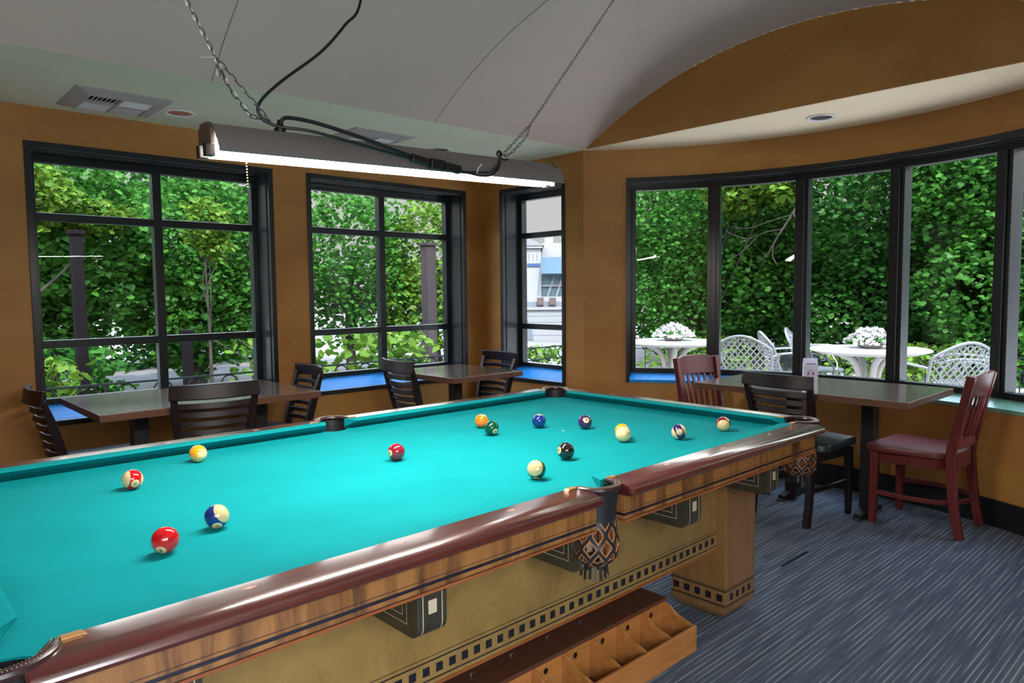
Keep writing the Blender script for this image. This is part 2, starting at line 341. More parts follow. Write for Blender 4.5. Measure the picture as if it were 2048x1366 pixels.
# vault: three bays, each a little steeper than the next, meeting in creases
YV = -0.045
BAYS = [(XE - .02, 1.254, (0.47, 1.60), (0.63, 1.665)), (1.254, -0.073, (0.53, 1.665), (0.78, 1.70)), (-0.073, -1.40, (0.70, 1.70), (0.82, 1.73)), (-1.40, XB, (0.76, 1.73), (0.84, 1.75))]
def arch(rise, h, o):
    R = (h * h + rise * rise) / (2 * rise); return ZS + rise - (R - math.sqrt(max(R * R - o * o, 0)))
mb = MB(); NV = 56
for xa, xb, pa, pb in BAYS:
    rg = []
    for k in range(7):
        t = k / 6; rise = pa[0] + (pb[0] - pa[0]) * t; h = pa[1] + (pb[1] - pa[1]) * t; x = xa + (xb - xa) * t
        ring = [(x, YV + h * (2 * j / NV - 1), arch(rise, h, h * (2 * j / NV - 1))) for j in range(NV + 1)]
        rg.append(ring)
    mb.loft(rg, False, False)
    # the little step where this bay meets the next
for i in range(3):
    xa = BAYS[i][1]; p, q = BAYS[i][3], BAYS[i + 1][2]; r2 = []
    for rise, h in (p, q): r2.append([(xa, YV + h * (2 * j / NV - 1), arch(rise, h, h * (2 * j / NV - 1))) for j in range(NV + 1)])
    mb.loft(r2, False, False)
struct(mb.build('ceiling', CEIL, smooth=True))
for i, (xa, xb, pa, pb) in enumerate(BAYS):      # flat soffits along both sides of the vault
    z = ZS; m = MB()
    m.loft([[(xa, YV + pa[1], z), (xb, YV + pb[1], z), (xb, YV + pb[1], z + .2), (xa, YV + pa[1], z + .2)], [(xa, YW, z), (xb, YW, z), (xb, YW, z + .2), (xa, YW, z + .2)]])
    struct(m.build('ceiling_soffit_left_%d' % (i + 1), CEIL_GREEN_LIT))
m = MB(); m.box(XB, YR, ZS, XE, YV - 1.70, ZS + .2); struct(m.build('ceiling_soffit_right', CEIL_GREEN_LIT))
m = MB(); m.box(XE - .02, YC, ZS, XE + WT, YW, ZS + .2); m.box(XE - .02, YR, ZS, XE + WT, -1.65, ZS + .2); struct(m.build('ceiling_soffit_end', CEIL_GREEN_LIT))
for i in range(2):      # thin dark strips standing in for the shade line along the creases
    xa = BAYS[i][1]; rise, h = BAYS[i + 1][2]; m = MB()
    rg = [[(xa + q, YV + h * (2 * j / NV - 1), arch(rise, h, h * (2 * j / NV - 1)) - .0005) for j in range(NV + 1)] for q in (-.004, .0005)]
    m.loft(rg, False, False); struct(m.build('trim_%d' % (i + 1), CREASE_SHADE))
# arched wall above the bow
rise, h = 0.47, 1.60
poly = [(YV - h + 2 * h * j / 48, max(ZS + .002, arch(rise, h, h * (2 * j / 48 - 1)))) for j in range(49)]
poly = poly[:1] + poly[1:-1] + poly[-1:]
m = MB(); m.prism(poly, 'x', XE - .02, XE + .10); struct(m.build('wall_arch', WALL))
# bow ceiling
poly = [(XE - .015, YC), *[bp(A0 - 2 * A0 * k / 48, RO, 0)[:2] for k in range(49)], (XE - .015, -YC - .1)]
m = MB(); m.prism(poly, 'z', ZS, ZS + .08); struct(m.build('ceiling_bow', CEIL_WARM_LIT))

# ------------------------------------------------------------------ windows
def window(idx, a0, a1, along, wall, mull, trans, zk, zg):
    """along 'x': opening in the left wall; along 'y': opening in the end wall. wall = plane; depth grows outwards"""
    w = thing('window_%d' % idx, (0, 0, 0), kind='structure')
    def B(mb, a, z, b, z2, d0, d1, mi=0):
        if along == 'x': mb.box(a, wall + d0, z, b, wall + d1, z2, mi)
        else: mb.box(wall + d0, a, z, wall + d1, b, z2, mi)
    e = .026
    m = MB()
    B(m, a0 - e, SZ - .012, a0 + .006, HZ + e, -.008, .03); B(m, a1 - .006, SZ - .012, a1 + e, HZ + e, -.008, .03); B(m, a0 + .006, HZ - .006, a1 - .006, HZ + e, -.008, .03); B(m, a0 + .006, SZ - .014, a1 - .006, SZ + .016, -.012, .02)
    m.build('casing', FRAME, w, .002)
    m = MB(); B(m, a0, SZ + .016, a0 + .012, HZ, .03, .205); B(m, a1 - .012, SZ + .016, a1, HZ, .03, .205); B(m, a0 + .012, HZ - .012, a1 - .012, HZ, .03, .205); m.build('reveal', JAMB, w)
    pr = [(.018, SZ - .02), (.24, SZ - .02), (.24, zk), (.18, zk), (.018, SZ + .012)]
    m = MB()
    if along == 'x': m.loft([[(t, wall + p[0], p[1]) for p in pr] for t in (a0 + .006, a1 - .006)])
    else: m.loft([[(wall + p[0], t, p[1]) for p in pr] for t in (a0 + .006, a1 - .006)])
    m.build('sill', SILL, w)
    f0, f1 = .175, .235; fw = .05; m = MB()
    zb, zt = zk, HZ - .012
    B(m, a0 + .012, zb, a0 + fw, zt, f0, f1); B(m, a1 - fw, zb, a1 - .012, zt, f0, f1); B(m, a0 + fw, zt - .045, a1 - fw, zt, f0, f1); B(m, a0 + fw, zb, a1 - fw, zg, f0, f1)
    m.build('frame', FRAME, w, .003)
    vs = [a0 + fw] + ([mull - .026, mull + .026] if mull is not None else []) + [a1 - fw]
    if mull is not None:
        m = MB(); B(m, mull - .026, zg, mull + .026, zt - .045, f0, f1); m.build('mullion', FRAME, w, .003)
    zs = [zg]
    for tz in trans: zs += [tz - .023, tz + .023]
    zs.append(zt - .045)
    for i in range(0, len(vs), 2):
        for tz in trans:
            m = MB(); B(m, vs[i], tz - .023, vs[i + 1], tz + .023, f0 + .003, f1 - .003); m.build('transom', FRAME, w, .003)
        for k in range(0, len(zs), 2):
            m = MB(); B(m, vs[i], zs[k], vs[i + 1], zs[k + 1], .203, .207); m.build('pane', GLASS, w)
    return w
window(1, W1[0], W1[1], 'x', YW, 0.045, (1.775, 1.038), .688, .722)
window(2, W2[0], W2[1], 'x', YW, 1.71, (1.79, 1.030), .688, .722)
window(3, W3[0], W3[1], 'y', XE, None, (1.79, 1.030), .688, .722)
# the bow window: five flat lights between dark posts
w = thing('window_4', kind='structure')
m = MB()
arc_block(m, BA + .55, BB - .55, BR - .01, BR + .03, BZ1 - .004, BZ1 + .03, 40); arc_block(m, BA + .55, BA - .1, BR - .01, BR + .03, BZ0 - .02, BZ1, 2); arc_block(m, BB + .1, BB - .55, BR - .01, BR + .03, BZ0 - .02, BZ1, 2)
m.build('casing', FRAME, w)
m = MB(); arc_block(m, BA, BB, BR + .03, BR + .16, BZ1 - .012, BZ1, 40); arc_block(m, BA, BA - .3, BR + .03, BR + .16, BZ0, BZ1 - .012, 1); arc_block(m, BB + .3, BB, BR + .03, BR + .16, BZ0, BZ1 - .012, 1); m.build('reveal', JAMB, w)
def bow_sill(a0, a1, n):
    m = MB(); rg = []
    for k in range(n + 1):
        a = a0 + (a1 - a0) * k / n; rg.append([bp(a, r, z) for r, z in ((BR - .004, BZ0 - .02), (BR + .17, BZ0 - .02), (BR + .17, BZ0 + .048), (BR + .09, BZ0 + .044), (BR - .004, BZ0 + .002))])
    return m.loft(rg)
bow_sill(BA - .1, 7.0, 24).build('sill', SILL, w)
o = bow_sill(7.0, BB + .1, 30).build('sill', SILL2, w); o['label'] = 'right half of the curved sill with a painted green foliage reflection'
posts = [BA - .3, 23.65, 8.7, -6.35, -21.7, BB + .3]
r0, r1 = BR + .085, BR + .155
m = MB(); arc_block(m, BA - .3, BB + .3, r0, r1, BZ1 - .05, BZ1 - .012, 40); arc_block(m, BA - .3, BB + .3, r0, r1, BZ0 + .045, BZ0 + .080, 40); m.build('frame', FRAME, w)
for i, a in enumerate(posts):
    hw = 1.12 if 0 < i < 5 else .5
    aa = a - (.5 if i == 0 else 0) + (.5 if i == 5 else 0)
    m = MB(); arc_block(m, aa + hw, aa - hw, r0 - .02, r1 + .005, BZ0 + .080, BZ1 - .05, 2); arc_block(m, aa + hw * .45, aa - hw * .45, r0 - .035, r0 - .02, BZ0 + .080, BZ1 - .05, 2); m.build('post', FRAME, w, .003)
for i in range(5):
    a, b = posts[i] - 1.0, posts[i + 1] + 1.0
    p = [bp(a, BR + .118, BZ0 + .080), bp(b, BR + .118, BZ0 + .080), bp(b, BR + .118, BZ1 - .05), bp(a, BR + .118, BZ1 - .05)]
    q = [bp(a, BR + .122, BZ0 + .080), bp(b, BR + .122, BZ0 + .080), bp(b, BR + .122, BZ1 - .05), bp(a, BR + .122, BZ1 - .05)]
    m = MB(); m.loft([p, q]); m.build('pane', GLASS, w)

# ------------------------------------------------------------------ ceiling fittings
def air_vent(x0, x1, y0, y1, label):
    t = thing('air_vent', ((x0 + x1) / 2, (y0 + y1) / 2, ZS), 0, label, 'air vent', 'vents in the flat ceiling')
    hx, hy = (x1 - x0) / 2, (y1 - y0) / 2; b = .075; d = .028
    o = [(-hx, -hy), (hx, -hy), (hx, hy), (-hx, hy)]; q = [(-hx + b, -hy + b), (hx - b, -hy + b), (hx - b, hy - b), (-hx + b, hy - b)]
    m = MB(); m.loft([[(p[0], p[1], 0) for p in o], [(p[0], p[1], -.006) for p in o], [(p[0], p[1], -d) for p in q], [(p[0], p[1], -d + .012) for p in q]], True, False); m.build('frame', VENTM, t)
    m = MB(); m.box(-hx + b, -hy + b, -.006, hx - b, hy - b, -.002); m.build('backing', BLACK, t)
    ix, iy = hx - b, hy - b
    for qx in (0, 1):
        for qy in (0, 1):
            cx0, cx1 = (-ix, -.008) if qx == 0 else (.008, ix); cy0, cy1 = (-iy, -.008) if qy == 0 else (.008, iy)
            m = MB()
            for k in range(7):
                f = (k + .5) / 7
                if (qx + qy) % 2 == 0:
                    x = cx0 + (cx1 - cx0) * f; m.bar((x, cy0, -.016), (x, cy1, -.016), .003, .018, (.75 if qx == 0 else -.75, 0, .66))
                else:
                    y = cy0 + (cy1 - cy0) * f; m.bar((cx0, y, -.016), (cx1, y, -.016), .003, .02, (0, .75 if qy else -.75, .66))
            m.build('louvre', WHITE, t)
    m = MB(); m.box(-.006, -iy, -.026, .006, iy, -.008); m.box(-ix, -.006, -.026, ix, .006, -.008); m.build('cross_bar', VENTM, t)
    return t
air_vent(-.545, -.09, 2.13, 2.60, 'wide grey ceiling vent above the left window')
air_vent(.955, 1.40, 2.03, 2.40, 'grey ceiling vent half hidden behind the hanging light')
def downlight(x, y, r, inner, label):
    t = thing('downlight', (x, y, ZS), 0, label, 'ceiling light', 'round recessed ceiling lights')
    m = MB(); m.lathe([(r, -.001), (r, -.006), (r - .006, -.009), (r - .020, -.006), (r - .024, .0)], n=32); m.build('trim_ring', WHITE, t, smooth=True)
    m = MB(); m.lathe([(r - .022, -.002), (r - .03, -.0015), (r - .05, -.001), (0.001, -.001)], n=32); m.build('reflector', inner, t, smooth=True)
    return t
COPPER = mat('copper_reflector', c4(.55, .16, .07), 0.5)
DARKREF = mat('dark_reflector', c4(.012, .013, .014), 0.4)
downlight(.02, 2.385, .085, COPPER, 'recessed downlight with a copper reflector beside the left vent')
downlight(1.78, 2.253, .085, DARKREF, 'recessed downlight with a dark reflector behind the hanging light')
downlight(2.925, -.015, .085, DARKREF, 'recessed downlight with a dark reflector over the curved window')

# ------------------------------------------------------------------ shop light over the pool table
LY = -0.08
lt = thing('shop_light', (-0.14, LY, 1.712), 0, 'long grey fluorescent shop light hanging from chains over the pool table', 'ceiling light')
lt.rotation_euler = (0, -RAD(1.9), 0)
hl = .615
m = MB()
prof = [(-.034, .012), (-.034, .038), (-.022, .052), (.022, .052), (.034, .038), (.034, .012)]
m.prism(prof, 'x', -hl, hl); m.build('housing', GREYMET, lt, .002)
def wing(s):
    P = [(s * .034, .040), (s * .045, .029), (s * .055, .011), (s * .062, -.008), (s * .064, -.019)]
    Q = [(p[0] - s * .003, p[1] - .003) for p in P]
    m = MB(); m.prism(P + Q[::-1], 'x', -hl, hl + .02); m.build('reflector', [GREYMET, WHITE], lt, smooth=True)
wing(-1); wing(1)
for sgn in (-1, 1):
    m = MB(); m.prism([(-.040, .0), (-.040, .038), (-.022, .055), (.022, .055), (.040, .038), (.040, .0)], 'x', sgn * hl - (.012 if sgn < 0 else 0), sgn * hl + (0 if sgn < 0 else .012)); m.build('end_plate', ENDMET, lt, .002)
    for y in (-.022, .022):
        m = MB(); m.box(sgn * (hl + .010) - .012, y - .011, -.030, sgn * (hl + .010) + .012, y + .011, .002); m.build('lamp_socket', BLACK, lt, .002)
for y in (-.022, .022):
    m = MB(); m.tube([(-hl + .012, y, -.012), (hl - .012, y, -.012)], .0130, 14); m.build('lamp_tube', TUBE, lt, smooth=True)
# beaded pull chain: hangs straight down
m = MB()
for k in range(9):
    m.lathe([(0.0004, -.0022), (.0017, -.0012), (.0022, 0), (.0017, .0012), (.0004, .0022)], (-.535, -.03, -.042 - k * .0075), 6)
m.build('pull_chain', BRASS, lt, smooth=True)
# chains
def chain_mesh(m, pts, pitch=.0175, w=.0043, wire=.0013):
    pts = [Vector(p) for p in pts]; seg = [0]
    for a, b in zip(pts, pts[1:]): seg.append(seg[-1] + (b - a).length)
    def at(s):
        for i in range(len(seg) - 1):
            if s <= seg[i + 1] or i == len(seg) - 2:
                return pts[i] + (pts[i + 1] - pts[i]) * ((s - seg[i]) / max(seg[i + 1] - seg[i], 1e-9))
    n = max(1, int(seg[-1] / pitch))
    for k in range(n):
        a = at(seg[-1] * k / n); b = at(seg[-1] * (k + 1) / n); t = (b - a).normalized(); c = (a + b) / 2
        s = t.cross(Vector((0, 1, .2))).normalized(); u = s.cross(t)
        q = s if k % 2 else u
        hlk = pitch * .5 + .002; loop = []
        for j in range(10):
            an = 2 * PI * j / 10; ca, sa = math.cos(an), math.sin(an)
            loop.append(c + t * (ca * .005 + (hlk - .005) * (1 if ca > 0 else -1)) + q * (sa * w))
        m.tube(loop, wire, 4, loop=True)
def vault_z(x, y):
    for xa, xb, pa, pb in BAYS:
        if xb <= x <= xa:
            t = (xa - x) / (xa - xb); return arch(pa[0] + (pb[0] - pa[0]) * t, pa[1] + (pb[1] - pa[1]) * t, y - YV)
def hanging_chain(join, ends, top, label, tail):
    zt = vault_z(*top); t = thing('hanging_chain', (top[0], top[1], zt), 0, label, 'chain', 'chains holding the shop light')
    L = lambda p: Vector(p) - t.location
    m = MB(); chain_mesh(m, [L((top[0], top[1], zt - .03)), L(join)]); m.build('main_chain', CHROME, t, smooth=True)
    m = MB(); chain_mesh(m, [L(join), *[L(p) for p in ends]]); m.build('chain_loop', CHROME, t, smooth=True)
    if tail: m = MB(); chain_mesh(m, [L(join), L(tail)]); m.build('chain_tail', CHROME, t, smooth=True)
    m = MB(); m.tube([L((top[0], top[1], zt + .002)), L((top[0], top[1], zt - .018)), L((top[0] + .006, top[1], zt - .026)), L((top[0], top[1], zt - .034)), L((top[0] - .006, top[1], zt - .027))], .002, 6); m.build('hook', CHROME, t)
    return t
j1 = (-.732, LY, 1.916)
h1 = hanging_chain(j1, [(-.593, LY, 1.776), (-.60, LY, 1.775), (-.647, LY, 1.783), (-.70, LY, 1.845), j1], (-1.395, LY), 'zinc chain at the left end of the shop light, with a zip tie', (-.722, LY + .004, 1.868))
L1 = lambda p: Vector(p) - h1.location
m = MB(); m.ribbon([L1((-.725, LY, 1.915)), L1((-.742, LY - .01, 1.909)), L1((-.775, LY - .02, 1.899))], .003, .0015); m.build('zip_tie', WHITE, h1)
j2 = (.383, LY, 1.914)
hanging_chain(j2, [(.245, LY, 1.79), (.258, LY, 1.79), (.285, LY, 1.80), (.365, LY, 1.87), j2], (1.262, LY), 'zinc chain at the right end of the shop light', None)
# power cord
zc = vault_z(.02, .1)
pc = thing('power_cord', (.02, .1, zc), 0, 'black power cord dropping from the ceiling and lying along the shop light', 'power cord')
LP = lambda p: Vector(p) - pc.location
m = MB(); path = bez([(.02, .1, zc), (-.20, .02, 2.50), (-.305, LY, 2.166), (-.359, LY, 2.083), (-.44, LY, 1.988), (-.561, LY, 1.884), (-.620, LY, 1.82), (-.618, LY, 1.785), (-.58, LY - .012, 1.764), (-.50, LY - .045, 1.757), (-.38, LY - .068, 1.738), (-.26, LY - .078, 1.722), (-.19, LY - .084, 1.712)], 6)
m.tube([LP(p) for p in path], .0042, 8); m.build('cable', BLACK, pc, smooth=True)
m = MB(); path = bez([(-.565, LY, 1.752), (-.562, LY - .005, 1.782), (-.54, LY - .01, 1.792), (-.47, LY - .035, 1.783), (-.36, LY - .066, 1.757), (-.25, LY - .080, 1.732), (-.19, LY - .086, 1.720)], 8)
m.tube([LP(p) for p in path], .0055, 8); m.build('lamp_lead', BLACK, pc, smooth=True)
m = MB(); m.lathe([(.014, -.012), (.016, -.004), (.011, .0), (.007, .02)], LP((-.565, LY, 1.764)), 10, caps=True); m.build('strain_relief', BLACK, pc, smooth=True)
m = MB(); m.bar(LP((-.20, LY - .086, 1.718)), LP((-.14, LY - .094, 1.706)), .022, .024); m.bar(LP((-.14, LY - .094, 1.706)), LP((-.085, LY - .096, 1.703)), .028, .032); m.build('plug', BLACK, pc, .006)
m = MB(); m.bar(LP((-.083, LY - .096, 1.703)), LP((-.02, LY - .094, 1.698)), .024, .026); m.build('socket_end', BLACK, pc, .006)
for dz in (0, .010):
    m = MB(); path = bez([(-.025, LY - .094, 1.698 - dz * .4), (.06, LY - .092, 1.690 + dz), (.12, LY - .088, 1.700 + dz), (.17, LY - .07, 1.737 + dz), (.215, LY - .02, 1.765 + dz), (.24, LY, 1.785 + dz), (.222, LY - .01, 1.80), (.205, LY - .02, 1.785), (.225, LY - .03, 1.768), (.255, LY - .02, 1.775)], 6)
    m.tube([LP(p) for p in path], .0036, 8); m.build('extension_lead', BLACK, pc, smooth=True)
m = MB(); m.ribbon([LP((.045, LY - .098, 1.696)), LP((.05, LY - .101, 1.712)), LP((.062, LY - .104, 1.726))], .003, .0012, (0, 1, 0)); m.build('zip_tie', WHITE, pc)
# ------------------------------------------------------------------ pool table
pt = thing('pool_table', (0, 0, 0), 0, 'antique pool table with teal cloth, inlaid walnut rails and leather pockets', 'pool table')
ZB, NL, NW = 0.7615, 1.27, 0.635
def bed_poly(ex, ey, rc, rs):
    """bed outline with notches at the six pockets"""
    P = []
    def arc(cx, cy, r, a0, a1, n=10): return [(cx + r * math.cos(RAD(a0 + (a1 - a0) * k / n)), cy + r * math.sin(RAD(a0 + (a1 - a0) * k / n))) for k in range(n + 1)]
    q = [(-.0, 0)]
    P += arc(0, -ey - .005, rs, 180, 0)                         # near side pocket, going +x
    P += arc(ex - .012, -ey + .012, rc, 190, 80)                 # right near corner
    P += arc(ex - .012, ey - .012, rc, 280, 170)
    P += arc(0, ey + .005, rs, 0, -180)
    P += arc(-ex + .012, ey - .012, rc, 10, -100)
    P += arc(-ex + .012, -ey + .012, rc, 100, -10)
    return P
bpz = bed_poly(1.325, .69, .062, .052)
MB().prism(bpz, 'z', ZB - .004, ZB).build('bed_cloth', FELT, pt)
MB().prism(bpz, 'z', .70, ZB - .004).build('slate', BLACK, pt)
m = MB(); m.lathe([(.006, .0002), (.002, .0008), (.0003, .0008)], (.632, -.007, ZB), 14); m.build('spot', CREAM, pt)
CP = [(0.0, .7960), (.0, .7940), (.02, .7810), (.042, .7690), (.05, .7615), (.05, .8), (.03, .8003), (.008, .7995), (.002, .7980)]
def cushion(fixed, sgn, a, b, sa, sb, axis):
    """nose line at sgn*fixed on the other axis; ends a,b at the nose, moving out by sa, sb at the back"""
    rg = []
    for t, sh in ((a, sa), (b, sb)):
        for dd in ((0.0, 1.0),):
            ring = []
            for d, z in CP:
                u = t + sh * (d / .05) ** .8; v = sgn * (fixed + d)
                ring.append((u, v, z) if axis == 'x' else (v, u, z))
            rg.append(ring)
    m = MB(); m.loft(rg); m.build('cushion', FELT, pt, .0025)
mc, ms = .084, .066
for s in (-1, 1):
    cushion(NW, s, -NL + mc, -ms, -.055, .022, 'x'); cushion(NW, s, ms, NL - mc, -.022, .055, 'x')
    cushion(NL, s, -NW + mc, NW - mc, -.055, .055, 'y')
RPf = [(.051, .8), (.104, .8), (.122, .7988), (.138, .7945), (.148, .787), (.151, .7785), (.147, .771), (.137, .7665), (.051, .766)]
def rail(fixed, sgn, a, b, axis, ca=.043, cb=.043):
    """ca, cb: how far the inner edge is cut back where a corner pocket starts"""
    rg = []
    for t, k in ((a, .93), (a + .004, 1), (b - .004, 1), (b, .93)):
        ring = []
        for d, z in RPf:
            dd = .051 + (d - .051) * (k if d > .06 else 1); tt = t + (ca if t < (a + b) / 2 else -cb) * max(0, (.125 - d) / .074); v = sgn * (fixed + dd); zz = .783 + (z - .783) * k
            ring.append((tt, v, zz) if axis == 'x' else (v, tt, zz))
        rg.append(ring)
    m = MB(); m.loft(rg); return m.build('rail', MAHOG, pt, smooth=True)
for s in (-1, 1):
    rail(NW, s, -1.295, -.062, 'x', .045, 0); rail(NW, s, .062, 1.262, 'x', 0, .028); rail(NL, s, -.655, .655, 'y')
# diamond sights
def sight(x, y):
    m = MB(); a, b = (.015, .0055) if abs(y) > .66 else (.0055, .015)
    m.prism([(x - a, y), (x, y - b), (x + a, y), (x, y + b)], 'z', .7998, .8004); m.build('sight', ROSE, pt)
for s in (-1, 1):
    for k in (1, 2, 3):
        for q in (-1, 1): sight(q * .3175 * k, s * .713)
    for k in (-1, 0, 1): sight(s * 1.348, .3175 * k)
# aprons under the rails, inlaid with ebony lines
BANDS = [(.694, .6998, 3, .003), (.6998, .7012, 1, 0), (.7012, .711, 0, 0), (.711, .7185, 1, 0), (.7185, .7245, 0, 0), (.7245, .726, 1, 0), (.726, .767, 0, 0)]
def apron(fixed, sgn, a, b, axis):
    m = MB()
    for z0, z1, mi, out in BANDS:
        v0, v1 = sgn * (fixed + .08), sgn * (fixed + .121 + out); lo, hi = min(v0, v1), max(v0, v1)
        if axis == 'x': m.box(a, lo, z0, b, hi, z1, mi)
        else: m.box(lo, a, z0, hi, b, z1, mi)
    m.build('apron', [VEN, INK, INK, BEAD], pt)
for s in (-1, 1):
    apron(NW, s, -1.262, -.058, 'x'); apron(NW, s, .058, 1.232, 'x'); apron(NL, s, -.63, .63, 'y')
# cabinet panels with the chequered inlay band
def check_band(P, u0, u1, zs, pitch, sz):
    """P(u,z) -> point on the face (slightly proud)"""
    m = MB()
    def rect(a, b, c, d): m.quad(P(a, c), P(b, c), P(b, d), P(a, d))
    for z, t in zs['lines']: rect(u0, u1, z - t / 2, z + t / 2)
    n = int((u1 - u0) / pitch); off = (u1 - u0 - n * pitch) / 2
    for k in range(n):
        c = u0 + off + pitch * (k + .5); rect(c - sz / 2, c + sz / 2, zs['sq'][0], zs['sq'][1])
    return m
for s in (-1, 1):
    m = MB(); m.box(-1.03, min(s * .46, s * .435), .292, 1.03, max(s * .46, s * .435), .70); m.build('cabinet_panel', PANEL, pt)
    m = MB(); m.box(-1.03, min(s * .464, s * .43), .284, 1.03, max(s * .464, s * .43), .2925); m.build('bottom_moulding', BEAD, pt, .002)
    check_band(lambda u, z: (u, s * .4608, z), -1.03, 1.03, {'lines': [(.3685, .0018), (.3565, .004), (.3055, .004)], 'sq': (.319, .343)}, .0435, .0225).build('inlay_band', INK, pt)
    m = MB(); m.box(min(s * 1.2, s * 1.175), -.25, .30, max(s * 1.2, s * 1.175), .25, .70); m.build('cabinet_panel', PANEL, pt)
for sx in (-1, 1):
    for sy in (-1, 1):
        x0, x1, y0, y1 = 1.03, 1.262, .25, .502
        m = MB(); rg = []
        for z, ins in ((.0, .040), (.008, .026), (.022, .012), (.04, .003), (.055, 0), (.70, 0)):
            rg.append([(sx * (x0 + ins), sy * (y0 + ins), z), (sx * (x1 - ins), sy * (y0 + ins), z), (sx * (x1 - ins), sy * (y1 - ins), z), (sx * (x0 + ins), sy * (y1 - ins), z)])
        m.loft(rg); leg = m.build('leg', LEGW, pt, .003)
        for zs in ({'lines': [(.062, .002), (.069, .005), (.128, .005), (.136, .002)], 'sq': (.084, .112)}, {'lines': [(.552, .002), (.560, .005), (.612, .005), (.620, .002)], 'sq': (.572, .599)}):
            mm = MB()
            for P in (lambda u, z: (u, sy * (y1 + .0008), z), lambda u, z: (u, sy * (y0 - .0008), z)):
                a = check_band(P, min(sx * x0, sx * x1), max(sx * x0, sx * x1), zs, .0465, .024); mm.add(a.v, a.f)
            for P in (lambda u, z: (sx * (x0 - .0008), u, z), lambda u, z: (sx * (x1 + .0008), u, z)):
                a = check_band(P, min(sy * y0, sy * y1), max(sy * y0, sy * y1), zs, .05, .026); mm.add(a.v, a.f)
            mm.build('inlay_band', INK, leg)
# brackets below the apron
def bracket(xc, s):
    w = .040; yb, yf, zb, zt = .46, .70, .565, .70; r = .03
    pr = [(yb, zt), (yb, zb + .012), (yb + .03, zb), (yf - r, zb)]
    pr += [(yf - r + r * math.sin(RAD(a)), zb + r - r * math.cos(RAD(a))) for a in (15, 30, 45, 60, 75, 90)]
    pr += [(yf, zt)]
    m = MB(); m.prism([(s * p[0], p[1]) for p in pr], 'x', xc - w, xc + w); b = m.build('bracket', CORB, pt, .002)
    m = MB()
    def frame(P, cu, cz, h, t):
        for a, bb, c, d in ((-h, h, -h, -h + t), (-h, h, h - t, h), (-h, -h + t, -h, h), (h - t, h, -h, h)):
            m.quad(P(cu + a, cz + c), P(cu + bb, cz + c), P(cu + bb, cz + d), P(cu + a, cz + d))
    for sx in (-1, 1):
        P = lambda u, z, sx=sx: (xc + sx * (w + .0007), s * u, z)
        frame(P, .608, .645, .053, .0016); frame(P, .608, .645, .0365, .0016)
        m.quad(P(.598, .637), P(.618, .637), P(.618, .657), P(.598, .657))
    F = lambda u, z: (xc + u, s * (yf + .0007), z)
    for u in (-.026, .026): m.quad(F(u - .0012, zb + r), F(u + .0012, zb + r), F(u + .0012, zt), F(u - .0012, zt))
    for u in (-.026, .026):
        arcp = [(xc + u, s * (yf - r + (r + .0007) * math.sin(RAD(a))), zb + r - (r + .0007) * math.cos(RAD(a))) for a in range(20, 91, 10)]
        for p, q in zip(arcp, arcp[1:]): m.quad((p[0] - .0012, p[1], p[2]), (p[0] + .0012, p[1], p[2]), (q[0] + .0012, q[1], q[2]), (q[0] - .0012, q[1], q[2]))
    m.quad(F(-.0115, .618), F(.0115, .618), F(.0115, .649), F(-.0115, .649))
    m.build('pearl_inlay', PEARL, b)
for s in (-1, 1):
    for x in (-1.075, -.545, -.02, .49, 1.02): bracket(x, s)
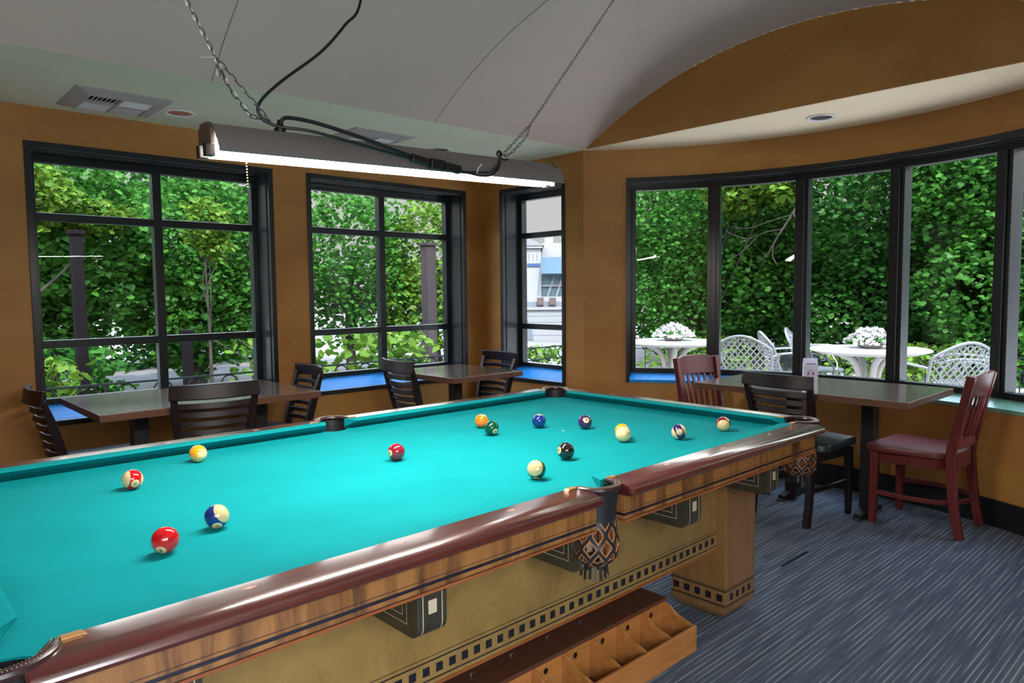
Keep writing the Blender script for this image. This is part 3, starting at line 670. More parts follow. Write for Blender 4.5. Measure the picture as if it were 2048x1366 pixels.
# pockets: leather iron, shell, strap net and fringe
def pocket(cx, cy, r, adir, span):
    pc_ = thing('pocket', (cx, cy, 0)); pc_.parent = pt
    A = [RAD(adir - span + 2 * span * k / 28) for k in range(29)]
    m = MB(); rg = []
    for i, a in enumerate(A):
        ca, sa = math.cos(a), math.sin(a); k = min(1, (.72 + i * .2), .72 + (28 - i) * .2); w, hh = .0115 * k, .0085 * k
        rg.append([(ca * (r + w * math.cos(t)), sa * (r + w * math.cos(t)), .7985 + hh * math.sin(t) * (1.0 if math.sin(t) > 0 else 1.5)) for t in [2 * PI * q / 10 for q in range(10)]])
    m.loft(rg); m.build('leather_rim', BLEATH, pc_, smooth=True)
    m = MB()
    for off in (-.0045, .0045):
        for k in range(60):
            a = RAD(adir - span + 2 * span * (k + .5) / 60); ca, sa = math.cos(a), math.sin(a); R = r + off; z = .7985 + .0085 * math.sqrt(1 - (off / .0115) ** 2)
            m.box(ca * R - .0006, sa * R - .0006, z - .001, ca * R + .0006, sa * R + .0006, z + .0004)
    m.build('stitching', STITCH, pc_)
    m = MB(); rg = []
    for a in A:
        ca, sa = math.cos(a), math.sin(a)
        rg.append([(ca * q, sa * q, z) for q, z in ((r + .004, .796), (r + .003, .775), (r - .003, .74), (r - .004, .715), (r - .006, .694 - .006 * math.sin(3.5 * (a - RAD(adir)) + 1)), (r - .012, .70), (r - .010, .74), (r - .006, .79))])
    m.loft(rg, True, True); m.build('leather_shell', LEATH, pc_, smooth=True)
    m = MB(); NS = 9; zl = [.712, .676, .640, .606, .585]; rl = [r - .005, r - .002, r + .004, r - .003, r - .028]
    for k in range(NS):
        for sg in (-1, 1):
            pts = []
            for j in range(4):
                for q in range(6 if j < 3 else 7):
                    f = q / 6; th0 = (j % 2); th1 = ((j + 1) % 2); ff = f * f * (3 - 2 * f)
                    th = RAD(adir) + 2 * PI * k / NS + sg * PI / NS * (th0 + (th1 - th0) * ff) * .93; z = zl[j] + (zl[j + 1] - zl[j]) * f; R = rl[j] + (rl[j + 1] - rl[j]) * f
                    pts.append((th, R, z))
            for wid, dr, mi in ((.0150, -.0014, 1), (.0085, .0008, 0)):
                rg = []
                for i, (th, R, z) in enumerate(pts):
                    n = Vector((math.cos(th), math.sin(th), 0)); a = pts[max(i - 1, 0)]; b = pts[min(i + 1, len(pts) - 1)]
                    pa = Vector((a[1] * math.cos(a[0]), a[1] * math.sin(a[0]), a[2])); pb = Vector((b[1] * math.cos(b[0]), b[1] * math.sin(b[0]), b[2]))
                    t = (pb - pa).normalized(); sd = t.cross(n).normalized(); p = Vector((R * n.x, R * n.y, z)) + n * dr
                    rg.append([p - sd * wid / 2 - n * .001, p + sd * wid / 2 - n * .001, p + sd * wid / 2 + n * .001, p - sd * wid / 2 + n * .001])
                m.loft(rg, True, True, mi)
    m.build('strap_net', [LEATH, TANL], pc_)
    m = MB(); rb = r - .028
    for k in range(16):
        th = 2 * PI * k / 16; c, s = math.cos(th), math.sin(th); j = random.uniform(-.006, .006)
        m.ribbon([(c * rb, s * rb, .590), (c * (rb + .002), s * (rb + .002), .572), (c * (rb + .005), s * (rb + .005), .553 + j)], .0085, .0016, (c, s, 0))
    m.lathe([(rb - .002, .584), (rb + .002, .592), (rb - .002, .598)], n=18); m.build('fringe', LEATH, pc_)
    # gilt plates where the rim meets the rails
    for a in (A[0], A[-1]):
        m = MB(); tx, ty = (-math.sin(a), math.cos(a)); sg = -1 if a == A[0] else 1
        if abs(cy) > .66 and abs(cx) < .1: ux, uy = sg * (1 if cy < 0 else -1) * (-1 if cy < 0 else 1) * 0, 0
        px, py = math.cos(a) * r, math.sin(a) * r
        if abs(cx) < .1: d = (1 if px > 0 else -1, 0)
        else:
            near_long = abs(py + cy) > .66 and abs(px + cx) < abs(cx)
            d = ((-1 if cx > 0 else 1), 0) if near_long else (0, (-1 if cy > 0 else 1))
        q = Vector((px, py, .7995)); D = Vector((*d, 0)); N = Vector((-d[1], d[0], 0))
        f = [q + D * .006 - N * .0085, q + D * .042 - N * .0085, q + D * .042 + N * .0085, q + D * .006 + N * .0085]
        g = [x + Vector((0, 0, .0042)) + (-D * .007 if i in (1, 2) else Vector()) for i, x in enumerate(f)]
        m.loft([f, g])
        m.build('gilt_plate', BRASS_P, pc_, .001)
BRASS_P = mat('gilt_plate_metal', c4(.42, .21, .06), 0.35, 0.35)
for s in (-1, 1): pocket(0, s * .700, .0625, 90 * s, 98)
for sx in (-1, 1):
    for sy in (-1, 1): pocket(1.297 if sx > 0 else -1.318, sy * (.665 if sx > 0 else .685), .064 if sx > 0 else .074, math.degrees(math.atan2(sy, sx)), 125)

# ------------------------------------------------------------------ balls
BRD = .0286
def ball_mat(name, col, striped):
    m = mat(name, col, 0.06, coat=1.0)
    if striped:
        t = m.node_tree; b = t.nodes['Principled BSDF']; tc = t.nodes.new('ShaderNodeTexCoord'); sp = t.nodes.new('ShaderNodeSeparateXYZ'); t.links.new(tc.outputs['Object'], sp.inputs[0])
        a = t.nodes.new('ShaderNodeMath'); a.operation = 'ABSOLUTE'; t.links.new(sp.outputs['Z'], a.inputs[0]); l = t.nodes.new('ShaderNodeMath'); l.operation = 'LESS_THAN'; l.inputs[1].default_value = BRD * .52; t.links.new(a.outputs[0], l.inputs[0])
        mx = t.nodes.new('ShaderNodeMix'); mx.data_type = 'RGBA'; t.links.new(l.outputs[0], mx.inputs['Factor']); mx.inputs['A'].default_value = c4(.78, .60, .30); mx.inputs['B'].default_value = col; t.links.new(mx.outputs['Result'], b.inputs['Base Color'])
    return m
def sphere_mesh(m, r, n=40, k=20):
    m.lathe([(max(r * math.sin(PI * i / k), 1e-5), -r * math.cos(PI * i / k)) for i in range(k + 1)], n=n)
    return m
def numeral_mesh(txt, par):
    cu = bpy.data.curves.new('numeral', 'FONT'); cu.body = txt; cu.size = .0145 if len(txt) == 1 else .0118; cu.align_x = 'CENTER'; cu.align_y = 'CENTER'; cu.offset = .00025; cu.fill_mode = 'BOTH'; cu.extrude = .00001
    o = bpy.data.objects.new('numeral_src', cu); C.objects.link(o); dg = bpy.context.evaluated_depsgraph_get()
    me = bpy.data.meshes.new_from_object(o.evaluated_get(dg)); bpy.data.objects.remove(o)
    bm = bmesh.new(); bm.from_mesh(me); bmesh.ops.triangulate(bm, faces=bm.faces)
    for _ in range(3): bmesh.ops.subdivide_edges(bm, edges=[e for e in bm.edges if e.calc_length() > .0012], cuts=1); bmesh.ops.triangulate(bm, faces=bm.faces)
    bm.to_mesh(me); bm.free()
    for v in me.vertices:      # wrap on the ball: text x -> -Y?, text y -> Z, outwards +X
        p = Vector((1.0, v.co.x / BRD, v.co.y / BRD)).normalized() * (BRD * 1.0065); v.co = p
    me.materials.clear(); me.materials.append(INK)
    q = bpy.data.objects.new('numeral', me); C.objects.link(q); q.parent = par; return q
def ball(num, px, py, col, striped, Xs, Zs, label):
    """Xs: where the number faces, Zs: the stripe's axis, both in the viewer's right/up/towards frame"""
    R_, U_, F_ = r_, u_, -d_
    def wv(v): return (R_ * v[0] + U_ * v[1] + F_ * v[2])
    if Xs:
        x = wv((Xs[0], Xs[1], math.sqrt(max(1 - Xs[0] ** 2 - Xs[1] ** 2, 0)))).normalized()
    else: x = Vector((0.3, .9, -.4)).normalized()
    z = wv(Zs).normalized() if Zs else Vector((0, 0, 1)); x = (x - z * (x.dot(z) * .6)).normalized(); z = (z - x * z.dot(x)).normalized(); y = z.cross(x)
    m = sphere_mesh(MB(), BRD)
    o = m.build('billiard_ball', ball_mat('ball_resin', col, striped), None, smooth='all')
    o.matrix_world = Matrix(((x.x, y.x, z.x, px), (x.y, y.y, z.y, py), (x.z, y.z, z.z, ZB + BRD + .0002), (0, 0, 0, 1)))
    tag(o, label, 'billiard ball', 'billiard balls on the pool table')
    if num:
        m = MB(); rr = BRD * .40; ring = [[Vector((math.sqrt(BRD ** 2 - (q * rr) ** 2), q * rr * math.cos(2 * PI * k / 28), q * rr * math.sin(2 * PI * k / 28))) * 1.002 for k in range(28)] for q in (1, .75, .5, .25, .02)]
        m.loft(ring, True, False); d = m.build('number_disc', CREAM, o, smooth='all'); numeral_mesh(str(num), d)
    return o
RED, BLU, YEL, PUR, ORA, GRN, MAR, BLK = c4(.62, .006, .012), c4(.006, .03, .22), c4(.95, .38, .01), c4(.05, .012, .09), c4(1.0, .20, .006), c4(.002, .065, .03), c4(.28, .008, .03), c4(.018, .012, .014)
ball(3, -.969, -.314, RED, 0, (.04, -.86), (0, 1, .3), 'plain red billiard ball with a low number, nearest the front corner of the cloth')
ball(10, -.826, -.228, BLU, 1, (.40, -.60), (.80, .48, .2), 'blue striped billiard ball beside the plain red one')
ball(11, -.867, .293, RED, 1, (.56, -.28), (-.60, .12, .79), 'red and ivory striped billiard ball at the left of the cloth')
ball(9, -.609, .503, YEL, 1, (-.44, -.55), (.86, -.38, .15), 'yellow orange striped billiard ball close to the far left cushion')
ball(7, -.130, .046, MAR, 0, (-.68, -.26), (.2, 1, 0), 'dark red billiard ball alone in the middle of the cloth')
ball(5, .444, .277, ORA, 0, (.08, .84), (-.3, .1, 1), 'plain orange billiard ball partly behind the green one')
ball(6, .371, .133, GRN, 0, (.40, -.68), (.2, 1, 0), 'plain green billiard ball touching in front of the orange one')
ball(2, .607, .106, BLU, 0, (.03, .95), (0, 0, 1), 'plain blue billiard ball between the green and the purple ones')
ball(4, .720, -.044, PUR, 0, (.10, .38), (.12, 1, -.4), 'plain purple billiard ball showing the number four')
ball(1, .672, -.2705, c4(1.0, .42, .01), 0, (.4, .75), None, 'yellow billiard ball almost hidden behind the ivory cue ball')
ball(0, .628, -.309, c4(.82, .64, .33), 0, None, None, 'plain ivory cue ball')
ball(12, .807, -.431, c4(.035, .018, .13), 1, (-.12, .14), (.88, .45, .1), 'purple striped billiard ball showing the number twelve')
ball(15, 1.065, -.465, c4(.24, .01, .025), 1, (.42, .74), (-.18, -.22, .96), 'maroon striped billiard ball nearest the right corner pocket')
ball(8, .275, -.346, BLK, 0, (-.86, .22), (.1, 1, 0), 'black billiard ball near the side pocket')
ball(14, .030, -.451, GRN, 1, (-.10, -.88), (-.30, .36, .86), 'green and ivory striped billiard ball just behind the near side pocket')

# ------------------------------------------------------------------ ball box on the carpet
bx = thing('ball_box', (0, -.38, 0), 0, 'long orange wooden box of open compartments on the carpet under the pool table', 'wooden box')
X0, X1 = -.78, .76; yf, yb_ = -.165, -.022; PW = .14
MB().box(X0, yf, .004, X1, yf + .014, .100).build('front_board', BOXW, bx, .003)
MB().box(X0, yf + .014, .004, X1, .17, .016).build('bottom_board', BOXLID, bx)
MB().box(X0, yb_, .016, X1, yb_ + .012, .150).build('back_board', BOXW, bx)
MB().box(X0 - .004, yb_ - .010, .150, X1 + .004, .17, .164).build('lid', BOXLID, bx, .003)
MB().box(X0, .158, .016, X1, .17, .150).build('rear_board', BOXW, bx)
n = 11
def cheek(x):
    pr = [(yb_, .016), (yb_, .147), (yb_ - .015, .146), (yb_ - .030, .139), (yb_ - .045, .127), (yb_ - .065, .115), (yb_ - .10, .106), (yf + .014, .097), (yf + .014, .016)]
    m = MB(); m.prism(pr, 'x', x - .005, x + .005); m.build('divider', BOXW, bx, .0015)
for k in range(n + 1): cheek(X1 - .005 - k * PW if k < n else X0 + .005)
for k in range(n):
    x = X1 - .01 - k * PW - .075
    m = MB(); m.loft([[(x + .010 * math.cos(2 * PI * j / 16), yb_ - .0012 + (.0008 if q else 0), .118 + .010 * math.sin(2 * PI * j / 16)) for j in range(16)] for q in (0, 1)]); m.build('hole', BLACK, bx)
    for q in (0, 1):
        m = MB(); m.lathe([(.001, .022), (.0045, .020), (.005, .016), (.0035, .012), (.0035, .0)], (x - .045 + q * .022, yf + .03 + q * .004, .016), 10); m.build('peg', CREAM, bx, smooth=True)
for k in range(9):
    x = X1 - .06 - k * .165; m = MB(); m.tube(bez([(x, .06, .1635), (x, .061, .170), (x + .005, .057, .172), (x + .008, .055, .169)], 4), .0018, 6); m.build('hook', CHROME, bx, smooth=True)

# ------------------------------------------------------------------ dining tables
def dining_table(x, y, lx, ly, cols, label, feet):
    t = thing('dining_table', (x, y, 0), 0, label, 'table', 'dining tables by the windows')
    m = MB(); m.box(-lx / 2 + .004, -ly / 2 + .004, .7465, lx / 2 - .004, ly / 2 - .004, .7505); m.build('tabletop', TTOP, t)
    m = MB(); m.box(-lx / 2, -ly / 2, .712, lx / 2, ly / 2, .7495); m.build('edge_band', TEDGE, t, .003)
    for cx, cy in cols:
        m = MB(); m.box(cx - .037, cy - .037, .03, cx + .037, cy + .037, .70); m.build('column', BLACK, t, .004)
        m = MB(); m.box(cx - .15, cy - .15, .70, cx + .15, cy + .15, .712); m.build('top_plate', BLACK, t)
        m = MB()
        a, b = feet
        for dx, dy in ((a, 0), (-a, 0), (0, b), (0, -b)):
            if dx == 0 and dy == 0: continue
            m.bar((cx, cy, .028), (cx + dx, cy + dy, .02), .06, .045, (0, 0, 1), 0, .05, .028)
            m.box(cx + dx - .022, cy + dy - .022, 0, cx + dx + .022, cy + dy + .022, .012)
        m.build('base', BLACK, t, .004)
    return t
dining_table(.0, 2.275, 1.16, .81, [(-.345, -.175), (.30, -.175)], 'long brown dining table under the left window', (0, .10))
dining_table(1.81, 2.14, .64, .74, [(-.01, 0)], 'small brown dining table under the middle window', (0, .28))
t3 = dining_table(2.765, -.10, .74, 1.225, [(.105, -.26), (.165, .22)], 'long brown dining table in front of the curved window', (.15, 0))

# ------------------------------------------------------------------ ladder back chairs
def ladder_chair(loc, rz, label):
    t = thing('dining_chair', loc, rz, label, 'chair', 'dark ladder back dining chairs')
    def back_x(z): return -.195 - .10 * max(0, (z - .44) / .40) ** 1.25
    def half(z): return .160 + .044 * max(0, (z - .40)) / .445
    for s in (-1, 1):
        pts = [(-.245, s * .172, 0), (-.222, s * .172, .15), (-.198, s * .166, .34), (-.195, s * .166, .46)] + [(back_x(z), s * half(z), z) for z in (.56, .66, .74, .800)]
        m = MB(); m.ribbon(bez(pts, 3), .034, [.042] * 16 + [.038, .034, .030, .026, .024, .022], (1, 0, .15)); m.build('rear_leg', DWOOD, t, .004)
        m = MB(); m.bar((.185, s * .178, .40), (.195, s * .178, 0), .040, .040, (1, 0, 0), 0, .030, .030); m.build('front_leg', DWOOD, t, .004)
        m = MB(); m.bar((-.20, s * .172, .385), (.185, s * .178, .385), .022, .06); m.build('side_rail', DWOOD, t, .003)
        m = MB(); m.ribbon(bez([(.19, s * .178, .20), (0, s * .180, .20), (-.205, s * .172, .20)], 5), .02, .024); m.build('stretcher', DWOOD, t, .003)
    m = MB(); m.bar((.185, -.17, .385), (.185, .17, .385), .022, .06); m.bar((-.2, -.17, .385), (-.2, .17, .385), .022, .06); m.build('seat_frame', DWOOD, t, .003)
    seat = [(.225, -.20), (.235, 0), (.225, .20), (.0, .212), (-.16, .19), (-.16, -.19), (.0, -.212)]
    m = MB(); rg = []
    for z, k in ((.412, .97), (.42, 1), (.448, 1), (.458, .97), (.462, .90), (.465, .6)): rg.append([(p[0] * k + .02 * (1 - k), p[1] * k, z) for p in bez(seat + seat[:1], 5)[:-1]])
    m.loft(rg); m.build('seat', VINYL, t, smooth=True)
    def slat(z, hgt, nm):
        hw = half(z) - .012; x = back_x(z); m = MB()
        m.ribbon([(x - .045 * (1 - (q / 6) ** 2) + .002, hw * q / 6, z) for q in range(-6, 7)], .014, hgt, (.22, 0, 1)); m.build(nm, DWOOD, t, .002, smooth=True)
    m = MB(); hw = half(.81) + .018
    m.ribbon([(back_x(.81) - .048 * (1 - (q / 8) ** 2) + .004, hw * q / 8, .811) for q in range(-8, 9)], .019, .076, (.22, 0, 1)); m.build('crest_rail', DWOOD, t, .004, smooth=True)
    for k in range(6): slat(.738 - k * .047, .030, 'slat')
    return t
proto = ladder_chair((0.0, 1.925, 0), RAD(79.4), 'dark ladder back chair seen from behind at the table under the left window')
proto.location = (-.02 + .29 * .184, 1.905 + .29 * .983, 0)
PC = lambda x, y, rz: (x + .29 * math.cos(rz), y + .29 * math.sin(rz), 0)
proto.location = PC(-.063, 1.783, RAD(79.4)); proto.scale = (1, 1, 1.018)
for bx_, by_, deg, lab in [(.80, 2.43, 174.5, 'dark ladder back chair at the right end of the table under the left window'), (-.745, 2.42, -2, 'dark ladder back chair at the left end of the table under the left window'),
        (1.238, 2.065, -6, 'dark ladder back chair at the left of the small table under the middle window'), (2.37, 2.275, 176, 'dark ladder back chair at the right of the small table, in the room corner'),
        (2.345, -.045, -6, 'dark ladder back chair seen from behind at the table by the curved window')]:
    q = copy_tree(proto, PC(bx_, by_, RAD(deg)), RAD(deg), label=lab); q.scale = (1, 1, 1.03 if 1.2 < bx_ < 1.3 else 1)

# ------------------------------------------------------------------ red slat back chairs
def red_chair(loc, rz, label):
    t = thing('slat_back_chair', loc, rz, label, 'chair', 'dark red slat back chairs')
    def bxz(z): return -.185 - .085 * max(0, (z - .44) / .43) ** 1.1
    for s in (-1, 1):
        pts = [(-.235, s * .168, 0), (-.205, s * .165, .16), (-.186, s * .163, .34), (-.184, s * .163, .46)] + [(bxz(z), s * (.163 + .02 * (z - .46)), z) for z in (.60, .74, .865)]
        m = MB(); m.ribbon(bez(pts, 4), .036, [.042] * 4 + [.045] * 12 + [.040] * 9, (1, 0, .15)); m.build('rear_leg', RWOOD, t, .005)
        m = MB(); m.bar((.188, s * .188, .41), (.195, s * .192, 0), .046, .046, (1, 0, 0), 0, .034, .034); m.build('front_leg', RWOOD, t, .005)
    m = MB()
    m.ribbon([(.19, -.19, .18), (.10, -.205, .18), (0, -.208, .18), (-.12, -.185, .18), (-.20, -.12, .18), (-.235, 0, .18), (-.20, .12, .18), (-.12, .185, .18), (0, .208, .18), (.10, .205, .18), (.19, .19, .18)], .018, .026); m.build('bent_stretcher', RWOOD, t, .003)
    m = MB(); m.ribbon([(.185, 0, .385), (.185, .185, .385), (.0, .196, .385), (-.12, .175, .385), (-.19, .10, .385), (-.205, 0, .385), (-.19, -.10, .385), (-.12, -.175, .385), (.0, -.196, .385), (.185, -.185, .385), (.185, 0, .385)], .02, .06); m.build('seat_frame', RWOOD, t, .003)
    seat = [(.225, -.215), (.232, 0), (.225, .215), (.0, .222), (-.13, .195), (-.20, .10), (-.20, -.10), (-.13, -.195), (.0, -.222)]
    m = MB(); rg = []
    for z, k in ((.413, .97), (.418, 1), (.438, 1), (.446, .985), (.445, .90), (.437, .6), (.434, .3)): rg.append([(p[0] * k + .02 * (1 - k), p[1] * k, z) for p in bez(seat + seat[:1], 5)[:-1]])
    m.loft(rg); m.build('seat', RWOOD, t, smooth=True)
    # crest: corners cut, bowed backwards, scooped along its top
    def cx(y, z): return bxz(z) - .028 * (1 - (y / .17) ** 2)
    m = MB(); rg = []
    for q in range(-8, 9):
        y = .188 * q / 8; f = abs(q) / 8; top = .878 - .030 * max(0, (f - .55) / .45); zb = .752
        rg.append([(cx(y, zb) - .009, y, zb), (cx(y, top) - .009, y, top), (cx(y, top) + .009, y, top), (cx(y, zb) + .009, y, zb)])
    m.loft(rg); m.build('crest_rail', RWOOD, t, .004)
    m = MB(); m.ribbon([(bxz(.50) - .02 * (1 - (q / 4) ** 2), .15 * q / 4, .50) for q in range(-4, 5)], .018, .055, (.15, 0, 1)); m.build('lower_rail', RWOOD, t, .003)
    for k in range(6):
        y = -.115 + k * .046
        m = MB(); m.bar((bxz(.515) - .018 * (1 - (y / .15) ** 2), y, .515), (cx(y, .76), y * 1.06, .765), .020, .010, (1, 0, 0)); m.build('slat', RWOOD, t, .002)
    return t
rc = red_chair((2.93, -.632, 0), RAD(88), 'dark red slat back chair at the right end of the table, beside the carpet')
copy_tree(rc, (2.722, .497, 0), RAD(254), label='dark red slat back chair beyond the far end of the table, below the curved window')

# ------------------------------------------------------------------ table tent card
tcard = thing('table_card', (3.045, .075, .7505), RAD(-58), 'small white folded card standing on the table by the curved window', 'table card')
m = MB(); w_, h_, dpt = .042, .112, .030
m.loft([[(-w_, -dpt, 0), (w_, -dpt, 0), (w_, dpt, 0), (-w_, dpt, 0)], [(-w_, -dpt, .088), (w_, -dpt, .088), (w_, dpt, .088), (-w_, dpt, .088)], [(-w_, -.004, .128), (w_, -.004, .128), (w_, .004, .128), (-w_, .004, .128)]]); m.build('card', PAPER, tcard, .001)
m = MB()
for k in range(14):
    a0, a1 = RAD(200 - k * 16.0), RAD(200 - (k + 1) * 16.0)
    f = lambda a, r: (r * math.cos(a), -dpt - .0006, .040 + r * math.sin(a) * 1.05)
    m.quad(f(a0, .0125), f(a0, .016), f(a1, .016), f(a1, .0125))
for s in (-1, 1): m.quad(*[(s * .0145 + a, -dpt - .0008, b) for a, b in ((-.006, .024), (.006, .024), (.006, .042), (-.006, .042))])
m.build('ring_mark', PINK, tcard)
m = MB(); n0 = Vector((0, -dpt, .088)); n1 = Vector((0, -.004, .128))
P = lambda x, f: (x, n0.y + (n1.y - n0.y) * f - .0007, n0.z + (n1.z - n0.z) * f + .0004)
m.quad(P(-.026, .12), P(.03, .12), P(.03, .24), P(-.026, .24)); m.build('printed_line', BLUEP, tcard)
# ------------------------------------------------------------------ outdoors: ground, railings, furniture
struct(MB().box(-8, YW + WT, -.14, 40, 45, -.04).build('patio_ground', PAVE))
struct(MB().box(-12, -16, -.139, 3.62, YR - .2, -.041).build('bounce_patio_side', TERR))  # unseen sunlit slab added to bounce light up into the vault
struct(MB().box(3.62, -14, -.139, 40, YW + WT, -.041).build('patio_terrace', TERR))
def railing(p0, p1, z0, z1, pitch, label):
    a = Vector((*p0, 0)); b = Vector((*p1, 0)); L = (b - a).length; t = (b - a) / L; N = max(1, int(L / pitch)); rr = .07
    R = thing('iron_railing', (a.x, a.y, -.04), math.atan2(t.y, t.x), label, 'railing'); z0 += .04; z1 += .04
    P = lambda s, z: (s, 0, z)
    m = MB(); m.bar(P(0, z1), P(L, z1), .02, .016); m.build('top_rail', IRON, R)
    m = MB(); m.bar(P(0, z1 - 2 * rr - .014), P(L, z1 - 2 * rr - .014), .014, .012); m.build('middle_rail', IRON, R)
    m = MB(); m.bar(P(0, z0 + .06), P(L, z0 + .06), .014, .012); m.build('bottom_rail', IRON, R)
    m = MB()
    for k in range(N): m.bar(P(pitch * (k + .5), z0 + .06), P(pitch * (k + .5), z1 - 2 * rr - .014), .011, .011, (0, 1, 0))
    m.build('balusters', IRON, R)
    m = MB()
    for k in range(N):
        c = pitch * (k + .5); m.tube([P(c + rr * math.cos(2 * PI * j / 20), z1 - rr - .008 + rr * math.sin(2 * PI * j / 20)) for j in range(20)], .0075, 6, loop=True)
    m.build('ring_row', IRON, R)
    m = MB()
    s = 0
    while s <= L: m.bar(P(s, 0), P(s, z1), .028, .028, (0, 1, 0)); s += pitch * 6
    m.build('posts', IRON, R)
railing((-1.6, 4.25), (4.2, 4.25), -.04, .632, .272, 'low black iron railing with rings outside the left windows')
railing((7.55, 6.0), (7.55, -2.6), -.04, .585, .30, 'low black iron railing with rings at the edge of the terrace')
def garden_table(x, y, label):
    t = thing('garden_table', (x, y, -.04), 0, label, 'garden table', 'white tables on the terrace')
    m = MB(); m.lathe([(.001, .742), (.52, .742), (.57, .738), (.585, .725), (.56, .712), (.48, .69), (.30, .68), (.001, .68)], n=48); m.build('tabletop', GTAB, t, smooth=True)
    for k in range(4):
        a = RAD(45 + 90 * k); c, s = math.cos(a), math.sin(a)
        m = MB(); m.tube(bez([(c * .30, s * .30, .69), (c * .17, s * .17, .62), (c * .10, s * .10, .48), (c * .09, s * .09, .25), (c * .20, s * .20, .05), (c * .30, s * .30, .0)], 6), .035, 10); m.build('leg', GTAB, t, smooth=True)
    return t
garden_table(6.35, .93, 'round white garden table seen through the third pane of the curved window')
garden_table(6.05, 3.15, 'round white garden table seen through the leftmost pane of the curved window')
def petals(m, n, rad, hgt, seed, c=(0, 0, 0)):
    rnd = random.Random(seed)
    for _ in range(n):
        a = rnd.uniform(0, 2 * PI); q = math.sqrt(rnd.random()); p = Vector((c[0] + rad * q * math.cos(a), c[1] + rad * q * math.sin(a), c[2] + hgt * (1 - q * q) * rnd.uniform(.65, 1)))
        rr = rnd.uniform(.018, .032); ax = Vector((rnd.uniform(-1, 1), rnd.uniform(-1, 1), rnd.uniform(.2, 1))).normalized(); u = ax.orthogonal().normalized(); v = ax.cross(u)
        k = 10; m.add([p + (u * math.cos(2 * PI * j / k) + v * math.sin(2 * PI * j / k)) * rr * (1 if j % 2 else .62) + ax * (.006 if j % 2 else 0) for j in range(k)], [tuple(range(k))])
def flower_bowl(x, y, label, seed):
    t = thing('flower_bowl', (x, y, .702), 0, label, 'flowers', 'bowls of white flowers on the terrace tables')
    m = MB(); m.lathe([(.001, 0), (.09, 0), (.13, .03), (.16, .08), (.15, .08), (.12, .035), (.001, .01)], n=28); m.build('bowl', GTAB, t, smooth=True)
    m = MB(); petals(m, 420, .26, .165, seed, (0, 0, .055)); o = m.build('blossom', PETAL, t); o['kind'] = 'stuff'
    m = MB(); leaves(m, 160, lambda r: Vector((r.uniform(-.20, .20), r.uniform(-.20, .20), r.uniform(.065, .13))), .03, .05, seed); o = m.build('leaf', LEAF, t); o['kind'] = 'stuff'
LSH = [(0, 0), (.18, .06), (.44, .04), (.47, .22), (.62, .46), (.42, .58), (.30, .76), (0, 1.0), (-.30, .76), (-.42, .58), (-.62, .46), (-.47, .22), (-.44, .04), (-.18, .06)]
def leaves(m, n, where, smin, smax, seed, droop=.5, shape=LSH):
    rnd = random.Random(seed); k = len(shape)
    for _ in range(n):
        p = where(rnd); s = rnd.uniform(smin, smax); az = rnd.uniform(0, 2 * PI)
        nrm = Vector((math.cos(az) * rnd.uniform(.2, 1), math.sin(az) * rnd.uniform(.2, 1), rnd.uniform(.1, 1.0))).normalized()
        dn = Vector((rnd.uniform(-.6, .6), rnd.uniform(-.6, .6), -1)); t = (dn - nrm * dn.dot(nrm)).normalized(); b = nrm.cross(t)
        o = len(m.v); m.v += [tuple(p + b * (q[0] * s) + t * (q[1] * s) - nrm * (abs(q[0]) * s * .25)) for q in shape]; m.f.append(tuple(range(o, o + k))); m.m.append(0)
flower_bowl(6.38, .93, 'mound of white flowers on the terrace table behind the window card', 3)
flower_bowl(6.08, 3.15, 'mound of white flowers on the leftmost terrace table', 4)
